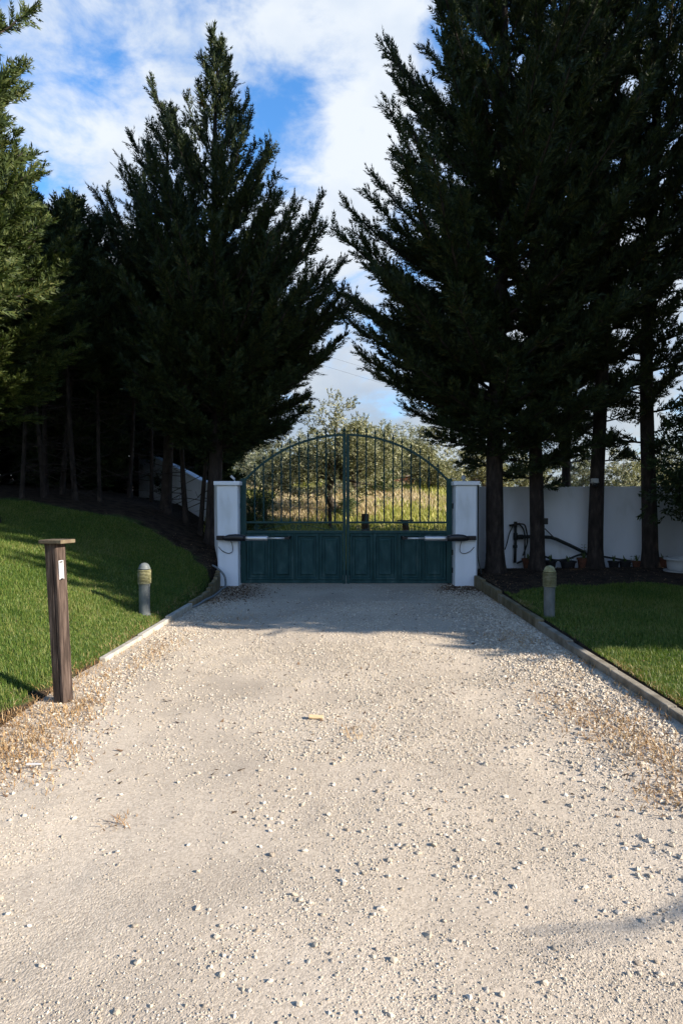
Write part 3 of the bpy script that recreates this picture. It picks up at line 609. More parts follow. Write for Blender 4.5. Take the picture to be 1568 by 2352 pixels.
def conifer(seed, prof, H, nl, trunk_r, lean=(0, 0), dens=1.0, limbs_extra=(), dead=0, zdead=(1, 4), fs=(.20, .35), steep=1.0, bush=1.0, az=None):
    """trunk mesh and crown mesh of an ascending-branched cypress, base at the origin"""
    rg = np.random.default_rng(seed); zp, rp_ = np.array(prof, float).T
    PR = lambda z: np.interp(z, zp, rp_)
    TX = lambda z: np.array([lean[0] * z / H + .05 * math.sin(z * .7 + seed), lean[1] * z / H + .05 * math.cos(z * .6 + seed), z])
    TV, TF = [], []
    def addt(P, r, n):
        V, Fc = tube_np(P, r, n); o = sum(len(q) for q in TV); TV.append(V); TF.append(Fc + o)
    zs = np.concatenate([[-.3, 0, .15, .4], np.linspace(.8, H * .97, 14)]); tp = np.array([TX(max(z, 0)) + (0, 0, min(z, 0)) for z in zs])
    tr = trunk_r * np.interp(zs, [-.3, 0, .15, .4, H], [1.55, 1.4, 1.2, 1.05, .10]); addt(tp, tr, 10)
    # height picked so that limb density follows the crown width
    zz = np.linspace(zp[0], H, 200); wgt = np.cumsum(PR(zz) + .45); wgt /= wgt[-1]
    P, D, S = [], [], []
    limbs = []
    for i in range(nl):
        zt = np.interp((i + rg.random()) / nl, wgt, zz); a = i * 2.39996 + rg.uniform(-.35, .35)
        if az is not None and rg.random() < .35: a = rg.uniform(*az)
        f = rg.choice([rg.uniform(.86, 1.12), rg.uniform(.5, .86)], p=[.62, .38]); r = PR(zt) * f
        limbs.append((zt, a, r))
    limbs += list(limbs_extra)
    for zt, a, r in limbs:
        r = max(r, .12); h = (zt - zp[0]) / (H - zp[0])
        k = steep * np.interp(h, [0, .15, .5, 1], [.12, .42, .90, 1.7]) * rg.uniform(.8, 1.2)
        z0 = max(zt - r * k, zp[0] * .85); rise = zt - z0; dr = np.array([math.cos(a), math.sin(a), 0]); sdv = np.array([-dr[1], dr[0], 0])
        bend = rg.uniform(-.12, .12)
        pt = lambda t: TX(z0) * (1 - t) + TX(z0) * t * np.array([1, 1, 1]) + dr * r * t + sdv * r * bend * t * t + np.array([0, 0, rise * (.40 * t + .60 * t * t)])
        ts = np.linspace(0, 1, 6); LP = np.array([pt(t) for t in ts]); lr = max(.008, .012 + .012 * r) * np.linspace(1, .25, 6)
        addt(LP, lr, 4)
        step = .075 / dens; t = max(.14, .20 / max(r, .3))
        if r < .5: t = .2
        upv = np.cross(LP[-1] - LP[0], sdv); upv /= np.linalg.norm(upv) + 1e-9
        while t < 1.0:
            p = pt(t); tan = pt(min(t + .05, 1.02)) - pt(t - .05); tan /= np.linalg.norm(tan)
            for sg in range(3 if t > .45 else 2):
                l2 = (.12 + .30 * (1 - t) * min(r, 2.4) * .5) * rg.uniform(.6, 1.3) * bush
                ang = R(rg.uniform(20, 58)); ph = rg.uniform(0, 6.28); d2 = tan * math.cos(ang) + (sdv * math.cos(ph) + upv * math.sin(ph) * .7) * math.sin(ang) + np.array([0, 0, .12])
                d2 /= np.linalg.norm(d2); q = 0.0
                while q <= l2:
                    dd = d2 + rg.normal(0, .2, 3) + np.array([0, 0, .16]); P.append(p + d2 * q); D.append(dd); S.append(rg.uniform(*fs) * (1.05 - .3 * t)); q += .11 / dens
            t += step / max(r, .35)
        for _ in range(3): P.append(pt(.9)); D.append(pt(1.0) - pt(.8) + rg.normal(0, .12, 3) * .3); S.append(rg.uniform(*fs) * .9)
    for _ in range(int(520 * dens)):                                  # young sprays close round the upper stem
        z = H * (.5 + .48 * rg.random() ** .8); a = rg.uniform(0, 6.28); rr = PR(z) * .55 * rg.random() ** .7
        P.append(TX(z) + np.array([math.cos(a) * rr, math.sin(a) * rr, 0])); D.append(np.array([math.cos(a) * .6, math.sin(a) * .6, 1.0]) + rg.normal(0, .2, 3)); S.append(rg.uniform(*fs))
    top = TX(H * .97)
    for _ in range(10): P.append(TX(H * (.93 + .05 * rg.random()))); D.append(np.array([rg.normal(0, .3), rg.normal(0, .3), 1.0])); S.append(rg.uniform(.3, .5))
    for _ in range(dead):                                             # bare dead twigs on the lower trunk
        z = rg.uniform(*zdead); a = rg.uniform(0, 6.28); l = rg.uniform(.4, 1.3); b = TX(z); e = rg.uniform(-.5, .35)
        DP = [b, b + np.array([math.cos(a) * l * .5, math.sin(a) * l * .5, e * l * .4]), b + np.array([math.cos(a + .3) * l, math.sin(a + .3) * l, e * l])]
        addt(DP, [.012, .008, .003], 3)
        for _2 in range(2):
            aa = a + rg.uniform(-.9, .9); addt([DP[1], DP[1] + np.array([math.cos(aa) * .4, math.sin(aa) * .4, rg.uniform(-.2, .2)])], [.006, .002], 3)
    tm = mesh_np('trunk', np.vstack(TV), np.vstack(TF), True)
    return tm, fronds_mesh('crown', P, D, S, rg)

def plant_tree(name, label, meshes, x, y, cat='tree', group=None, rz=0.0, s=(1, 1, 1), leaf='cypress', bark='bark', z=None):
    t = thing(name, label, cat, (x, y, float(ground_z(x, y)) - .02 if z is None else z), group, rz); t.scale = s
    for nm, me, mt in (('trunk', meshes[0], bark), ('crown', meshes[1], leaf)):
        if len(me.materials) == 0: me.materials.append(MATS[mt])
        o = bpy.data.objects.new(nm, me); COL.objects.link(o); o.parent = t
        if me.materials[0] != MATS[mt]: o.material_slots[0].link = 'OBJECT'; o.material_slots[0].material = MATS[mt]
    return t

# right row ---------------------------------------------------------
pr1 = [(2.0, .7), (2.4, 1.3), (3.2, 2.0), (4.2, 2.75), (5.2, 2.95), (6.2, 3.05), (7.2, 2.95), (8.0, 2.55), (9.2, 2.3), (10.4, 2.3), (11.2, 1.8), (13, 1.5), (16, .15)]
c_r1 = conifer(3, pr1, 16.5, 150, .165, (.2, -.2), 1.05, az=(2.2, 4.0))
plant_tree('cypress_tree', 'broad dark cypress with a thick trunk nearest the right gate pillar, overhanging the gate', c_r1, 2.84, 11.65, group='cypresses along the right wall')
pr2 = [(1.7, .6), (2.2, 1.3), (4, 1.9), (6, 2.2), (8, 2.2), (11, 1.9), (13, 1.4), (16.5, .1)]
c_r2 = conifer(8, pr2, 17, 120, .135, (-.1, -.3), 1.0)
plant_tree('cypress_tree', 'dark cypress behind the standpipe, second trunk from the right gate pillar', c_r2, 3.68, 11.85, group='cypresses along the right wall')
pr3 = [(2.1, .4), (2.6, .9), (5, 1.3), (7, 1.7), (9, 1.7), (12, 1.5), (16, .1)]
c_r3 = conifer(17, pr3, 16.5, 110, .14, (.1, -.2), .9)
plant_tree('cypress_tree', 'dark cypress with the white camera on its trunk', c_r3, 4.98, 12.0, group='cypresses along the right wall')
plant_tree('cypress_tree', 'dark cypress with the rightmost trunk in front of the white wall', c_r3, 6.02, 12.1, group='cypresses along the right wall', rz=2.1, s=(1.05, 1.05, 1.02))
plant_tree('cypress_tree', 'dark cypress standing behind the right wall between two trunks', c_r3, 5.15, 14.2, group='cypresses along the right wall', rz=1.2, s=(.75, .75, .9))
plant_tree('cypress_tree', 'tall dark cypress whose crown fills the top right corner', c_r1, 7.8, 7.15, group='cypresses at the right edge', rz=2.6, s=(1, 1, 1.03))
plant_tree('cypress_tree', 'tall cypress outside the right edge of the view, nearer the drive entrance', c_r1, 10.8, 6.45, group='cypresses at the right edge', rz=4.0, s=(1, 1, 1.05))
plant_tree('cypress_tree', 'tall cypress outside the right edge of the view', c_r1, 9.4, 10.6, group='cypresses at the right edge', rz=5.0, s=(1, 1, 1.1))

for x, y, rz, lab in [(8.1, 12.0, .7, 'first cypress of the right row beyond the right edge of the view'), (10.6, 12.1, 1.9, 'second cypress of the right row beyond the right edge of the view'), (13.0, 11.9, 3.3, 'third cypress of the right row beyond the right edge of the view'), (15.4, 11.8, 4.4, 'fourth cypress of the right row beyond the right edge of the view'), (14.2, 8.8, 5.6, 'cypress standing apart beyond the right edge of the view'), (9.4, 7.6, 3.6, 'cypress close to the low conifers beyond the right edge of the view'), (12.6, 6.8, .6, 'cypress behind the low conifers beyond the right edge of the view')]:
    plant_tree('cypress_tree', lab, c_r2 if x > 9 else c_r3, x, y - (1.5 if x > 9 else 0), group='cypresses at the right edge', rz=rz)
# left side ---------------------------------------------------------
pl1 = [(1.9, .5), (2.25, 1.0), (2.8, 1.85), (3.4, 2.3), (4.2, 2.25), (4.9, 2.5), (6.0, 2.25), (7.2, 1.95), (8.1, 1.45), (8.9, 1.05), (9.4, .72), (10.0, .42), (10.9, .10)]
c_l1 = conifer(24, pl1, 10.9, 165, .16, (.1, .1), 1.1, limbs_extra=[(5.3, -.05, 2.95), (5.0, -.3, 2.9), (4.6, .1, 2.8), (5.7, .12, 2.8), (4.1, -.15, 2.6), (6.1, -.1, 2.75), (7.3, -.25, 2.35), (7.0, -.1, 2.2), (6.5, -.3, 2.4), (10.0, 3.0, 1.45), (9.8, 3.2, 1.35)], az=(-.9, .6))
plant_tree('cypress_tree', 'pointed cypress standing free against the sky just left of the gate', c_l1, -2.80, 12.45, group='cypresses on the left bank', s=(.96, .96, .972))
pl2 = [(2.7, .5), (3.1, 1.1), (4, 1.6), (5.5, 1.75), (7, 1.4), (8, .95), (9.2, .15)]
c_l2 = conifer(31, pl2, 9.1, 95, .12, (.15, 0), 1.0, dead=10, zdead=(.6, 2.2))
plant_tree('cypress_tree', 'shorter cypress leaning on the left flank of the pointed one', c_l2, -4.2, 13.7, group='cypresses on the left bank', leaf='cypress')
pf1 = [(2.6, .5), (3.1, 1.2), (4, 1.55), (5.5, 1.6), (7, 1.45), (8.5, 1.15), (10, .5), (11, .1)]
c_f1 = conifer(42, pf1, 11, 110, .085, (0, 0), 1.05)
plant_tree('cypress_tree', 'sunlit yellow-green cypress cut by the left edge of the picture', c_f1, -5.75, 7.9, group='cypresses on the left bank', leaf='cypress_sunlit')
plant_tree('cypress_tree', 'half sunlit cypress behind the one at the left edge', c_f1, -6.1, 10.2, group='cypresses on the left bank', leaf='cypress_sunlit', rz=2.0, s=(.95, .95, .66))
psl = [(2.6, .4), (3.1, .9), (4.0, 1.15), (5, 1.0), (5.8, .6), (6.4, .1)]
c_s1 = conifer(51, psl, 6.4, 62, .055, (.35, .1), .9, dead=26, zdead=(.3, 3.2))
c_s2 = conifer(52, psl, 6.5, 62, .05, (-.4, .1), .9, dead=26, zdead=(.3, 3.2))
spots = [(42, 12.3, c_s1, .3, 'slim dark cypress with the leftmost bare trunk under the left trees', .8), (92, 12.6, c_s2, 1.1, 'slim dark cypress, second bare trunk from the left edge', 1.0),
         (108, 13.2, c_s1, 2.4, 'slim dark cypress, third bare trunk from the left edge, leaning', .95), (144, 13.4, c_s2, 3.0, 'slim dark cypress with the paler upright trunk on the left bank', 1.1),
         (172, 13.0, c_s1, 4.1, 'slim dark cypress just right of the paler trunk on the left bank', 1.0), (227, 13.4, c_s2, 5.2, 'slim dark cypress midway between the paler trunk and the wall end', .85),
         (294, 15.2, c_s1, .9, 'slim dark cypress by the far end of the left wall', 1.0), (346, 15.0, c_s2, 1.9, 'slim dark cypress in front of the far end of the left wall', .9),
         (432, 13.6, c_s1, 2.9, 'slim dark cypress in front of the middle of the left wall', 1.1), (464, 13.0, c_s2, 3.7, 'slim dark cypress close behind the left gate pillar', 1.0)]
for px, Y, me, rz, lab, s in spots:
    plant_tree('slim_cypress', lab, me, (px - 800) / F * Y, Y, group='slim cypresses on the left bank', rz=rz, s=(s, s, 1), leaf='cypress_dark')
# dense low-branched trees closing the back of the wood
pbk = [(.15, .9), (.8, 1.6), (2.5, 1.8), (4.5, 1.5), (6, .9), (7.2, .1)]
c_bk = conifer(61, pbk, 7.2, 80, .11, (0, 0), .8, fs=(.4, .6))
for i, (x, y, rz, s, lab) in enumerate([(-12.6, 16.8, 0, 1.2, 'dense dark conifer at the far left behind the bare trunks'), (-10.2, 17.8, 1, 1.15, 'dense dark conifer in the black depth left of the paler trunk'),
        (-8.4, 18.2, 2, 1.1, 'dense dark conifer behind the paler trunk'), (-7.2, 20.2, 3, 1.15, 'dense dark conifer behind the far end of the left wall'),
        (-5.6, 20.6, 4, 1.1, 'dense dark conifer rising over the high end of the left wall'), (-4.6, 18.0, 5, .9, 'dense dark conifer over the middle of the left wall'), (-15, 14.5, .5, 1.2, 'dense dark conifer hidden at the far left of the wood'), (-7.5, 15.9, 2.5, 1.0, 'dense dark conifer filling the shade between the paler trunk and the wall end'), (-10.3, 14.2, 4.5, 1.0, 'dense dark conifer behind the leftmost bare trunk')]):
    plant_tree('dense_conifer', lab, c_bk, x, y, group='dense conifers behind the left trunks', rz=rz, s=(s, s, s), leaf='cypress_dark', z=float(ground_z(x, y)) - .1)

for x, y, rz, s, lab in [(7.4, 7.05, 1.3, 1.3, 'low dense conifer beyond the right edge of the view, nearest the lawn'), (9.8, 6.35, 2.8, 1.35, 'low dense conifer beyond the right edge of the view, second from the lawn'), (12.4, 6.0, 4.8, 1.4, 'low dense conifer beyond the right edge of the view, third from the lawn')]:
    plant_tree('dense_conifer', lab, c_bk, x, y, group='dense conifers at the right edge', rz=rz, s=(s, s, s), leaf='cypress_dark', z=float(ground_z(x, y)) - .1)
for x, y, rz, s, lab in [(-8.6, 8.6, 1.0, 1.0, 'cypress beyond the left edge of the view, nearest the lawn'), (-9.4, 11.6, 3.2, 1.0, 'cypress beyond the left edge of the view, deeper in the wood'), (-8.4, 5.6, 4.4, .9, 'cypress beyond the left edge of the view, level with the wooden post')]:
    plant_tree('cypress_tree', lab, c_f1, x, y, group='cypresses on the left bank', rz=rz, s=(s, s, s))
# broadleaf foliage --------------------------------------------------
def leaf_template(rg, n=9, wd=.16, spread=70):
    V = []
    for i in range(n):
        t = i / n; a = R(rg.uniform(-spread, spread)); d = np.array([math.cos(a), math.sin(a), rg.uniform(-.6, .6)]); d /= np.linalg.norm(d)
        s = np.cross(d, rg.normal(0, 1, 3)); s /= np.linalg.norm(s); p = np.array([t, rg.uniform(-.12, .12), rg.uniform(-.12, .12)]); l = rg.uniform(.4, .65)
        V.extend([p, p + d * l * .5 + s * wd * .5, p + d * l, p + d * l * .5 - s * wd * .5])
    return np.array(V)
OLV = [leaf_template(_tr, 9, .17, 65) for _ in range(4)]
def broadleaf(seed, H, W, zc, ntip, trunk_r, trunk_path, fs=(.13, .24), per=14, lobes=9, temps=OLV, flat=1.0):
    rg = np.random.default_rng(seed); TV, TF = [], []
    def addt(P, r, n):
        V, Fc = tube_np(P, r, n); o = sum(len(q) for q in TV); TV.append(V); TF.append(Fc + o)
    tp = smooth_path(np.array(trunk_path, float), 12); addt(tp, trunk_r * np.linspace(1.25, .65, len(tp)), 8); top = tp[-1]
    LC = []
    for i in range(lobes):
        a = i * 2.4 + rg.uniform(-.4, .4); rr = W / 2 * rg.uniform(.25, .78); z = zc + (H - zc) * rg.uniform(.05, .78) * (1 - .5 * rr / (W / 2))
        LC.append((np.array([math.cos(a) * rr + top[0] * .5, math.sin(a) * rr + top[1] * .5, z]), rg.uniform(.34, .58) * min(W / 2, H - zc)))
    LC.append((np.array([top[0] * .5, top[1] * .5, H - .22 * (H - zc)]), .3 * (H - zc)))
    P, D, S = [], [], []
    for c, r in LC:
        mid = (top + c) / 2 + rg.normal(0, .12, 3); br = smooth_path(np.array([top - (0, 0, .1), mid, c]), 8); addt(br, np.linspace(trunk_r * .5, .015, len(br)), 5)
        for _ in range(ntip // len(LC)):
            d = rg.normal(0, 1, 3); d /= np.linalg.norm(d); q = c + d * r * rg.random() ** .45 * np.array([1, 1, .85 * flat])
            if rg.random() < .12: addt(np.array([c + (q - c) * .2, q]), [.010, .003], 3)
            for _2 in range(per):
                P.append(q + rg.normal(0, .10, 3)); D.append(d + rg.normal(0, .7, 3) + np.array([0, 0, .25])); S.append(rg.uniform(*fs))
    return mesh_np('trunk', np.vstack(TV), np.vstack(TF), True), fronds_mesh('crown', P, D, S, rg, temps, 4)
c_o1 = broadleaf(71, 4.7, 4.9, .85, 440, .15, [(0, 0, -.2), (-.12, 0, .35), (-.32, .0, .8), (-.25, 0, 1.3), (-.05, 0, 1.7)], per=9, lobes=14)
c_o2 = broadleaf(72, 4.4, 4.6, .9, 330, .15, [(0, 0, -.2), (.08, 0, .6), (-.05, .1, 1.4)], fs=(.16, .3), per=8, lobes=11)
c_o3 = broadleaf(73, 4.0, 4.4, .5, 300, .14, [(0, 0, -.2), (-.05, 0, .5), (.1, .1, 1.1)], fs=(.18, .32), per=8, lobes=10)
OL = [('silvery olive tree with the crooked dark trunk in the middle of the gate opening', c_o1, 775, 19.0, .80, 0, 'olive_leaf_brown'),
      ('silvery olive tree with a pale straight trunk right of the centre stile', c_o2, 812, 24, .72, 1.0, 'olive_leaf'),
      ('olive tree left of the crooked one, behind the straw-coloured grass', c_o2, 668, 31, .72, 2.0, 'olive_leaf'),
      ('olive tree above the left end of the gate arch, farther back', c_o3, 610, 37, .72, 3.0, 'olive_leaf'),
      ('olive tree behind the bars right of the centre, over the reddish structure', c_o2, 900, 30, .74, 4.0, 'olive_leaf'),
      ('olive tree behind the rightmost gate bars', c_o3, 985, 26, .66, .4, 'olive_leaf_brown'),
      ('olive tree seen over the wall just right of the right pillar', c_o3, 1110, 30, .75, 1.4, 'olive_leaf_brown'),
      ('pale olive tree seen over the wall between the two nearest right trunks', c_o2, 1200, 32, .70, 2.4, 'olive_leaf'),
      ('pale olive tree seen over the wall left of the camera trunk', c_o3, 1320, 33, .78, 3.4, 'olive_leaf'),
      ('pale olive tree seen over the wall right of the camera trunk', c_o3, 1425, 31, .76, 4.4, 'olive_leaf_brown'),
      ('olive tree farthest right beyond the wall', c_o2, 1530, 33, .78, 5.4, 'olive_leaf_brown'),
      ('distant olive tree behind the left olive trees', c_o3, 720, 46, .95, 2.2, 'olive_leaf'), ('distant olive tree behind the right olive trees', c_o3, 870, 48, 1.0, 1.2, 'olive_leaf'),
      ('distant olive tree at the right end of the field', c_o3, 960, 44, .95, .2, 'olive_leaf'), ('distant olive tree at the left end of the field', c_o3, 560, 44, .95, 5.2, 'olive_leaf')]
for lab, me, px, Y, s, rz, lf in OL:
    plant_tree('olive_tree', lab, me, (px - 800) / F * Y, Y, group='olive trees in the field', rz=rz, s=(s * 1.12, s * 1.12, s), leaf=lf, bark='bark_olive')
c_sh = broadleaf(81, 1.35, 1.2, .1, 150, .03, [(0, 0, -.1), (0, 0, .2), (0, 0, .4)], fs=(.07, .13), per=9, lobes=7)
SH = [('leafy green bush beside the left gate pillar, outside the gate', 588, 15.6, (.95, .95, 1.05), 0), ('low dark bramble at the foot of the crooked olive', 797, 18.4, (.75, .75, .55), 1), ('drooping bush under the right olive, near the reddish structure', 880, 24.5, (1.5, 1.2, .75), 2)]
for lab, px, Y, s, rz in SH: plant_tree('bush', lab, c_sh, (px - 800) / F * Y, Y, cat='bush', rz=rz, s=s, leaf='shrub_leaf', group='bushes beyond the gate')
LFT = [leaf_template(_tr, 10, .2, 60) for _ in range(3)]
c_rb = broadleaf(83, 3.4, 2.2, .95, 260, .05, [(0, 0, -.1), (.05, 0, .5), (0, 0, 1.1)], fs=(.12, .2), per=8, lobes=9, temps=LFT)
plant_tree('leafy_shrub', 'dark leafy shrub hanging in front of the wall at the right edge', c_rb, 6.55, 10.9, cat='bush', leaf='cypress_dark')

# ------------------------------------------------------------------ grasses
def blades(name, X, Y, h, wd, zf, mat, rg, bend=.5, kind='stuff', parent=None, seg=1, base=None):
    n = len(X); a = rg.uniform(0, 6.28, n); d = np.stack([np.cos(a), np.sin(a), 0 * a], -1); s = np.stack([-np.sin(a), np.cos(a), 0 * a], -1)
    B = np.stack([X, Y, zf(X, Y) - .005], -1); up = np.array([0, 0, 1.0]); ln = rg.uniform(.05, bend, n)[:, None]
    if seg == 1:
        T = B + up * h[:, None] + d * h[:, None] * ln
        V = np.stack([B - s * wd[:, None], B + s * wd[:, None], T + s * wd[:, None] * .15, T - s * wd[:, None] * .15], 1)
        Fc = np.arange(n * 4).reshape(-1, 4)
    else:
        M_ = B + up * h[:, None] * .6 + d * h[:, None] * ln * .35; T = B + up * h[:, None] * .95 + d * h[:, None] * ln * 1.1
        V = np.stack([B - s * wd[:, None], B + s * wd[:, None], M_ + s * wd[:, None] * .8, M_ - s * wd[:, None] * .8, T + s * wd[:, None] * .1, T - s * wd[:, None] * .1], 1)
        b = np.arange(n)[:, None] * 6; Fc = np.concatenate([b + np.array([[0, 1, 2, 3]]), b + np.array([[3, 2, 4, 5]])])
    return link(name, mesh_np(name, V.reshape(-1, 3), Fc), mat, parent, kind)
rg = np.random.default_rng(99)
def lawn(label, x0, x1, n):
    y = 3.4 + 8.6 * rg.random(n) ** 1.15; x = rg.uniform(x0, x1, n); k = turf_mask(x, y) & (np.abs(x) < .62 * y + .3)
    x, y = x[k], y[k]; h = rg.uniform(.018, .05, len(x)) * (.45 + 1.15 * fbm(x * 2.2, y * 2.2, 6)) * np.where(rg.random(len(x)) < .02, 1.8, 1); wd = rg.uniform(.0018, .0034, len(x)) * (1 + .10 * (y - 4))
    o = blades('lawn_grass', x, y, h, wd, ground_z, 'lawn', rg, .8); tag(o, label, 'grass')
lawn('short green lawn on the bank left of the drive', -7.2, -2.42, 360000)
lawn('short green lawn behind the kerb right of the drive', 2.47, 6.6, 270000)
# dry tufts along the drive edges
tx, ty, th = [], [], []
for (px, py, n, sx, sy) in [(205, 1575, 260, .16, .3), (60, 1700, 620, .22, .3), (20, 1770, 420, .2, .22), (120, 1650, 260, .18, .2), (370, 1490, 220, .13, .4), (185, 1625, 160, .1, .15), (330, 1520, 160, .1, .4), (0, 1720, 300, .15, .2),
                            (1175, 1468, 260, .2, .25), (1300, 1530, 160, .2, .35), (1400, 1650, 320, .17, .22), (1455, 1700, 330, .16, .2), (1300, 1625, 120, .12, .2), (1530, 1760, 260, .14, .2), (1520, 1830, 120, .1, .1), (1230, 1590, 60, .15, .3), (1350, 1690, 60, .15, .2),
                            (560, 1420, 90, .3, .2), (820, 1690, 40, .08, .1), (270, 1900, 18, .05, .05), (480, 1385, 120, .1, .2)]:
    Yc = F * 1.6 / (py - 1150); Xc = (px - 800) / F * Yc
    n = int(n * 1.6); gxx = rg.normal(Xc, sx, n); gyy = rg.normal(Yc, sy, n); tx.append(gxx); ty.append(gyy); th.append(rg.uniform(.012, .05, n))
edge_y = rg.uniform(3.6, 9.6, 900); tx.append(2.36 - np.abs(rg.normal(0, .05, 900))); ty.append(edge_y); th.append(rg.uniform(.02, .06, 900) * (vnoise(edge_y * 2, edge_y * 0, 3) > .55))
edge_y = rg.uniform(4.0, 9.8, 1400); tx.append(-2.40 - rg.normal(.06, .07, 1400)); ty.append(edge_y); th.append(rg.uniform(.02, .06, 1400))
edge_y = rg.uniform(3.6, 9.0, 1200); tx.append(2.50 + np.abs(rg.normal(0, .06, 1200))); ty.append(edge_y); th.append(rg.uniform(.02, .05, 1200) * (vnoise(edge_y * 1.5, edge_y * 0, 8) > .4))
tx, ty, th = map(np.concatenate, (tx, ty, th)); k = (th > .01) & (tx < 2.75) & (tx > -2.9); tx, ty, th = tx[k], ty[k], th[k]
zmax = lambda x, y: np.where((x > -2.42) & (x < 2.42), drive_z(x, y), np.maximum(ground_z(x, y), np.where(x < 0, drive_z(x, y), -1)))
tag(blades('dry_grass', tx, ty, th, rg.uniform(.0018, .0036, len(tx)), zmax, 'dry_grass', rg, 2.2, seg=2), 'straw-coloured dry grass tufts along both drive edges', 'grass')
# fallen leaves, twigs and needles
n = 7000; lx = np.concatenate([rg.normal(-2.05, .30, n // 2), rg.normal(2.1, .22, n // 2)]); ly = np.concatenate([rg.normal(10.4, .55, n // 2), rg.normal(10.7, .35, n // 2)])
lx = np.concatenate([lx, rg.uniform(-2.3, 2.3, 500), rg.uniform(-5, -2.5, 350), rg.uniform(2.5, 5, 250), rg.uniform(-5, -2.5, 1800), rg.uniform(2.5, 6.5, 1800)]); ly = np.concatenate([ly, rg.uniform(3, 11, 500), rg.uniform(4.2, 10, 350), rg.uniform(4, 9.5, 250), rg.uniform(9.6, 13, 1800), rg.uniform(9.4, 12.3, 1800)])
k = (ly < 12.3) & (np.abs(lx) < 7); lx, ly = lx[k], ly[k]
tag(blades('leaf_litter', lx, ly, rg.uniform(.004, .015, len(lx)), rg.uniform(.006, .016, len(lx)), lambda x, y: np.where(np.abs(x) < 2.36, drive_z(x, y) + .006, ground_z(x, y) + .008), 'litter', rg, 5.0), 'brown fallen leaves under the trees and beside the pillars', 'leaves')
# field grass beyond the gate
def field_grass(name, label, n, mask, h0, h1, mat):
    y = 12.9 + 32 * rg.random(n) ** 1.5; x = rg.uniform(-.24, .21, n) * y; k = mask(x, y); x, y = x[k], y[k]
    h = rg.uniform(h0, h1, len(x)); o = blades(name, x, y, h, rg.uniform(.006, .012, len(x)) * (.6 + y / 25), ground_z, mat, rg, .7, seg=2); tag(o, label, 'grass')
dryf = lambda x, y: sstep(.38, .62, fbm(x * .3, y * .18, 41) + .30 * np.exp(-((y - 21) / 4.0) ** 2) * (x < 1) - .18 * np.exp(-((y - 15) / 2.5) ** 2) - .1 * (x > 3))
field_grass('straw_grass', 'tall pale straw grass in the field beyond the gate', 62000, lambda x, y: rg.random(len(x)) < dryf(x, y), .14, .34, 'straw_field')
field_grass('field_grass', 'tall yellow-green grass in the field beyond the gate', 44000, lambda x, y: rg.random(len(x)) < 1 - .85 * dryf(x, y), .12, .34, 'green_field')

# ------------------------------------------------------------------ things beyond the gate
def fence_post(label, px, ytop, Y, r, flat=False):
    x, _, zt = at(px, ytop, Y); z = float(ground_z(x, Y)); g = Geo()
    p = thing('fence_post', label, 'post', (x, Y, z), 'field fence posts')
    g.tube([(x + .02, Y, z - .2), (x + .01, Y, (z + zt) / 2), (x, Y, zt)], [r * 1.05, r, r * .95], 9).build('shaft', 'weathered_post', p)
    if flat: Geo().rbox((x, Y, zt + .0155), (.40, .2, .03)).build('top_board', 'grey_pot', p)
    return (x, Y, zt)
a = fence_post('tall thin wooden fence post behind the left gate leaf', 608, 1142, 16, .055)
b = fence_post('leaning wooden fence post beside the crooked olive trunk', 757, 1166, 16.5, .05)
c = fence_post('short thick wooden fence post right of the centre stile', 838, 1180, 15.6, .10)
d = fence_post('dark post with a flat board top behind the right gate leaf', 930, 1197, 15.4, .085, True)
e0 = at(540, 1140, 16.0); e1 = at(1100, 1190, 16.2)
for i, (p, q) in enumerate(((a, b), (b, c), (c, d))):
    for j, f in enumerate((.08, .38)):
        z0 = p[2] - f; z1 = q[2] - f * .8; P = [(p[0] + (q[0] - p[0]) * t, p[1] + (q[1] - p[1]) * t - .06, z0 + (z1 - z0) * t - .05 * math.sin(math.pi * t)) for t in np.linspace(0, 1, 9)]
        tag(Geo().tube(P, .004, 4).build('fence_wire', 'wire'), ('upper' if j == 0 else 'lower') + ' wire between the ' + ('tall thin and the leaning', 'leaning and the short thick', 'short thick and the board-topped')[i] + ' fence posts', 'wire')
x0, Y0, _ = at(904, 1140, 29); x1 = at(950, 1140, 29)[0]; zb = float(ground_z((x0 + x1) / 2, Y0))
bk = thing('brick_structure', 'low reddish brick structure with a pale slab in the grass under the olives', 'structure', ((x0 + x1) / 2, Y0, zb))
hh = at(0, 1131, 29)[2] - zb
rows = 5; zt0 = zb + .0
for r_ in range(max(4, int(hh / .115))):
    off = .13 if r_ % 2 else 0; xx = x0 - off * .5
    while xx < x1 - .04:
        xe = min(xx + .245, x1 + .0); Geo().box(max(xx, x0), xe, Y0 - .1 + rng.uniform(-.008, .008), Y0 + .1, zb + r_ * .115, zb + r_ * .115 + .1).build('brick', 'brick_rust', bk); xx += .26
Geo().box(x0 - .06, x1 + .05, Y0 - .16, Y0 + .5, zb + max(4, int(hh / .115)) * .115, zb + max(4, int(hh / .115)) * .115 + .07).build('slab', 'slab', bk, bevel=.01)
Geo().box(x0 + .02, x1 - .02, Y0 - .082, Y0 + .42, zb - .05, zb + max(4, int(hh / .115)) * .115 - .006).build('mortar_core', 'slab', bk)
for i, (p, q, lab) in enumerate([((740, 812), (900, 862), 'upper thin overhead wire in the sky gap between the trees'), ((740, 838), (900, 884), 'lower thin overhead wire in the sky gap between the trees')]):
    A, B = Vector(at(p[0] - 600, p[1] - 190, 60)), Vector(at(q[0] + 500, q[1] + 150, 55))
    P = [tuple(A.lerp(B, t) - Vector((0, 0, .35 * math.sin(math.pi * t)))) for t in np.linspace(0, 1, 20)]
    tag(Geo().tube(P, .009, 5).build('overhead_wire', 'wire'), lab, 'wire', 'overhead wires')

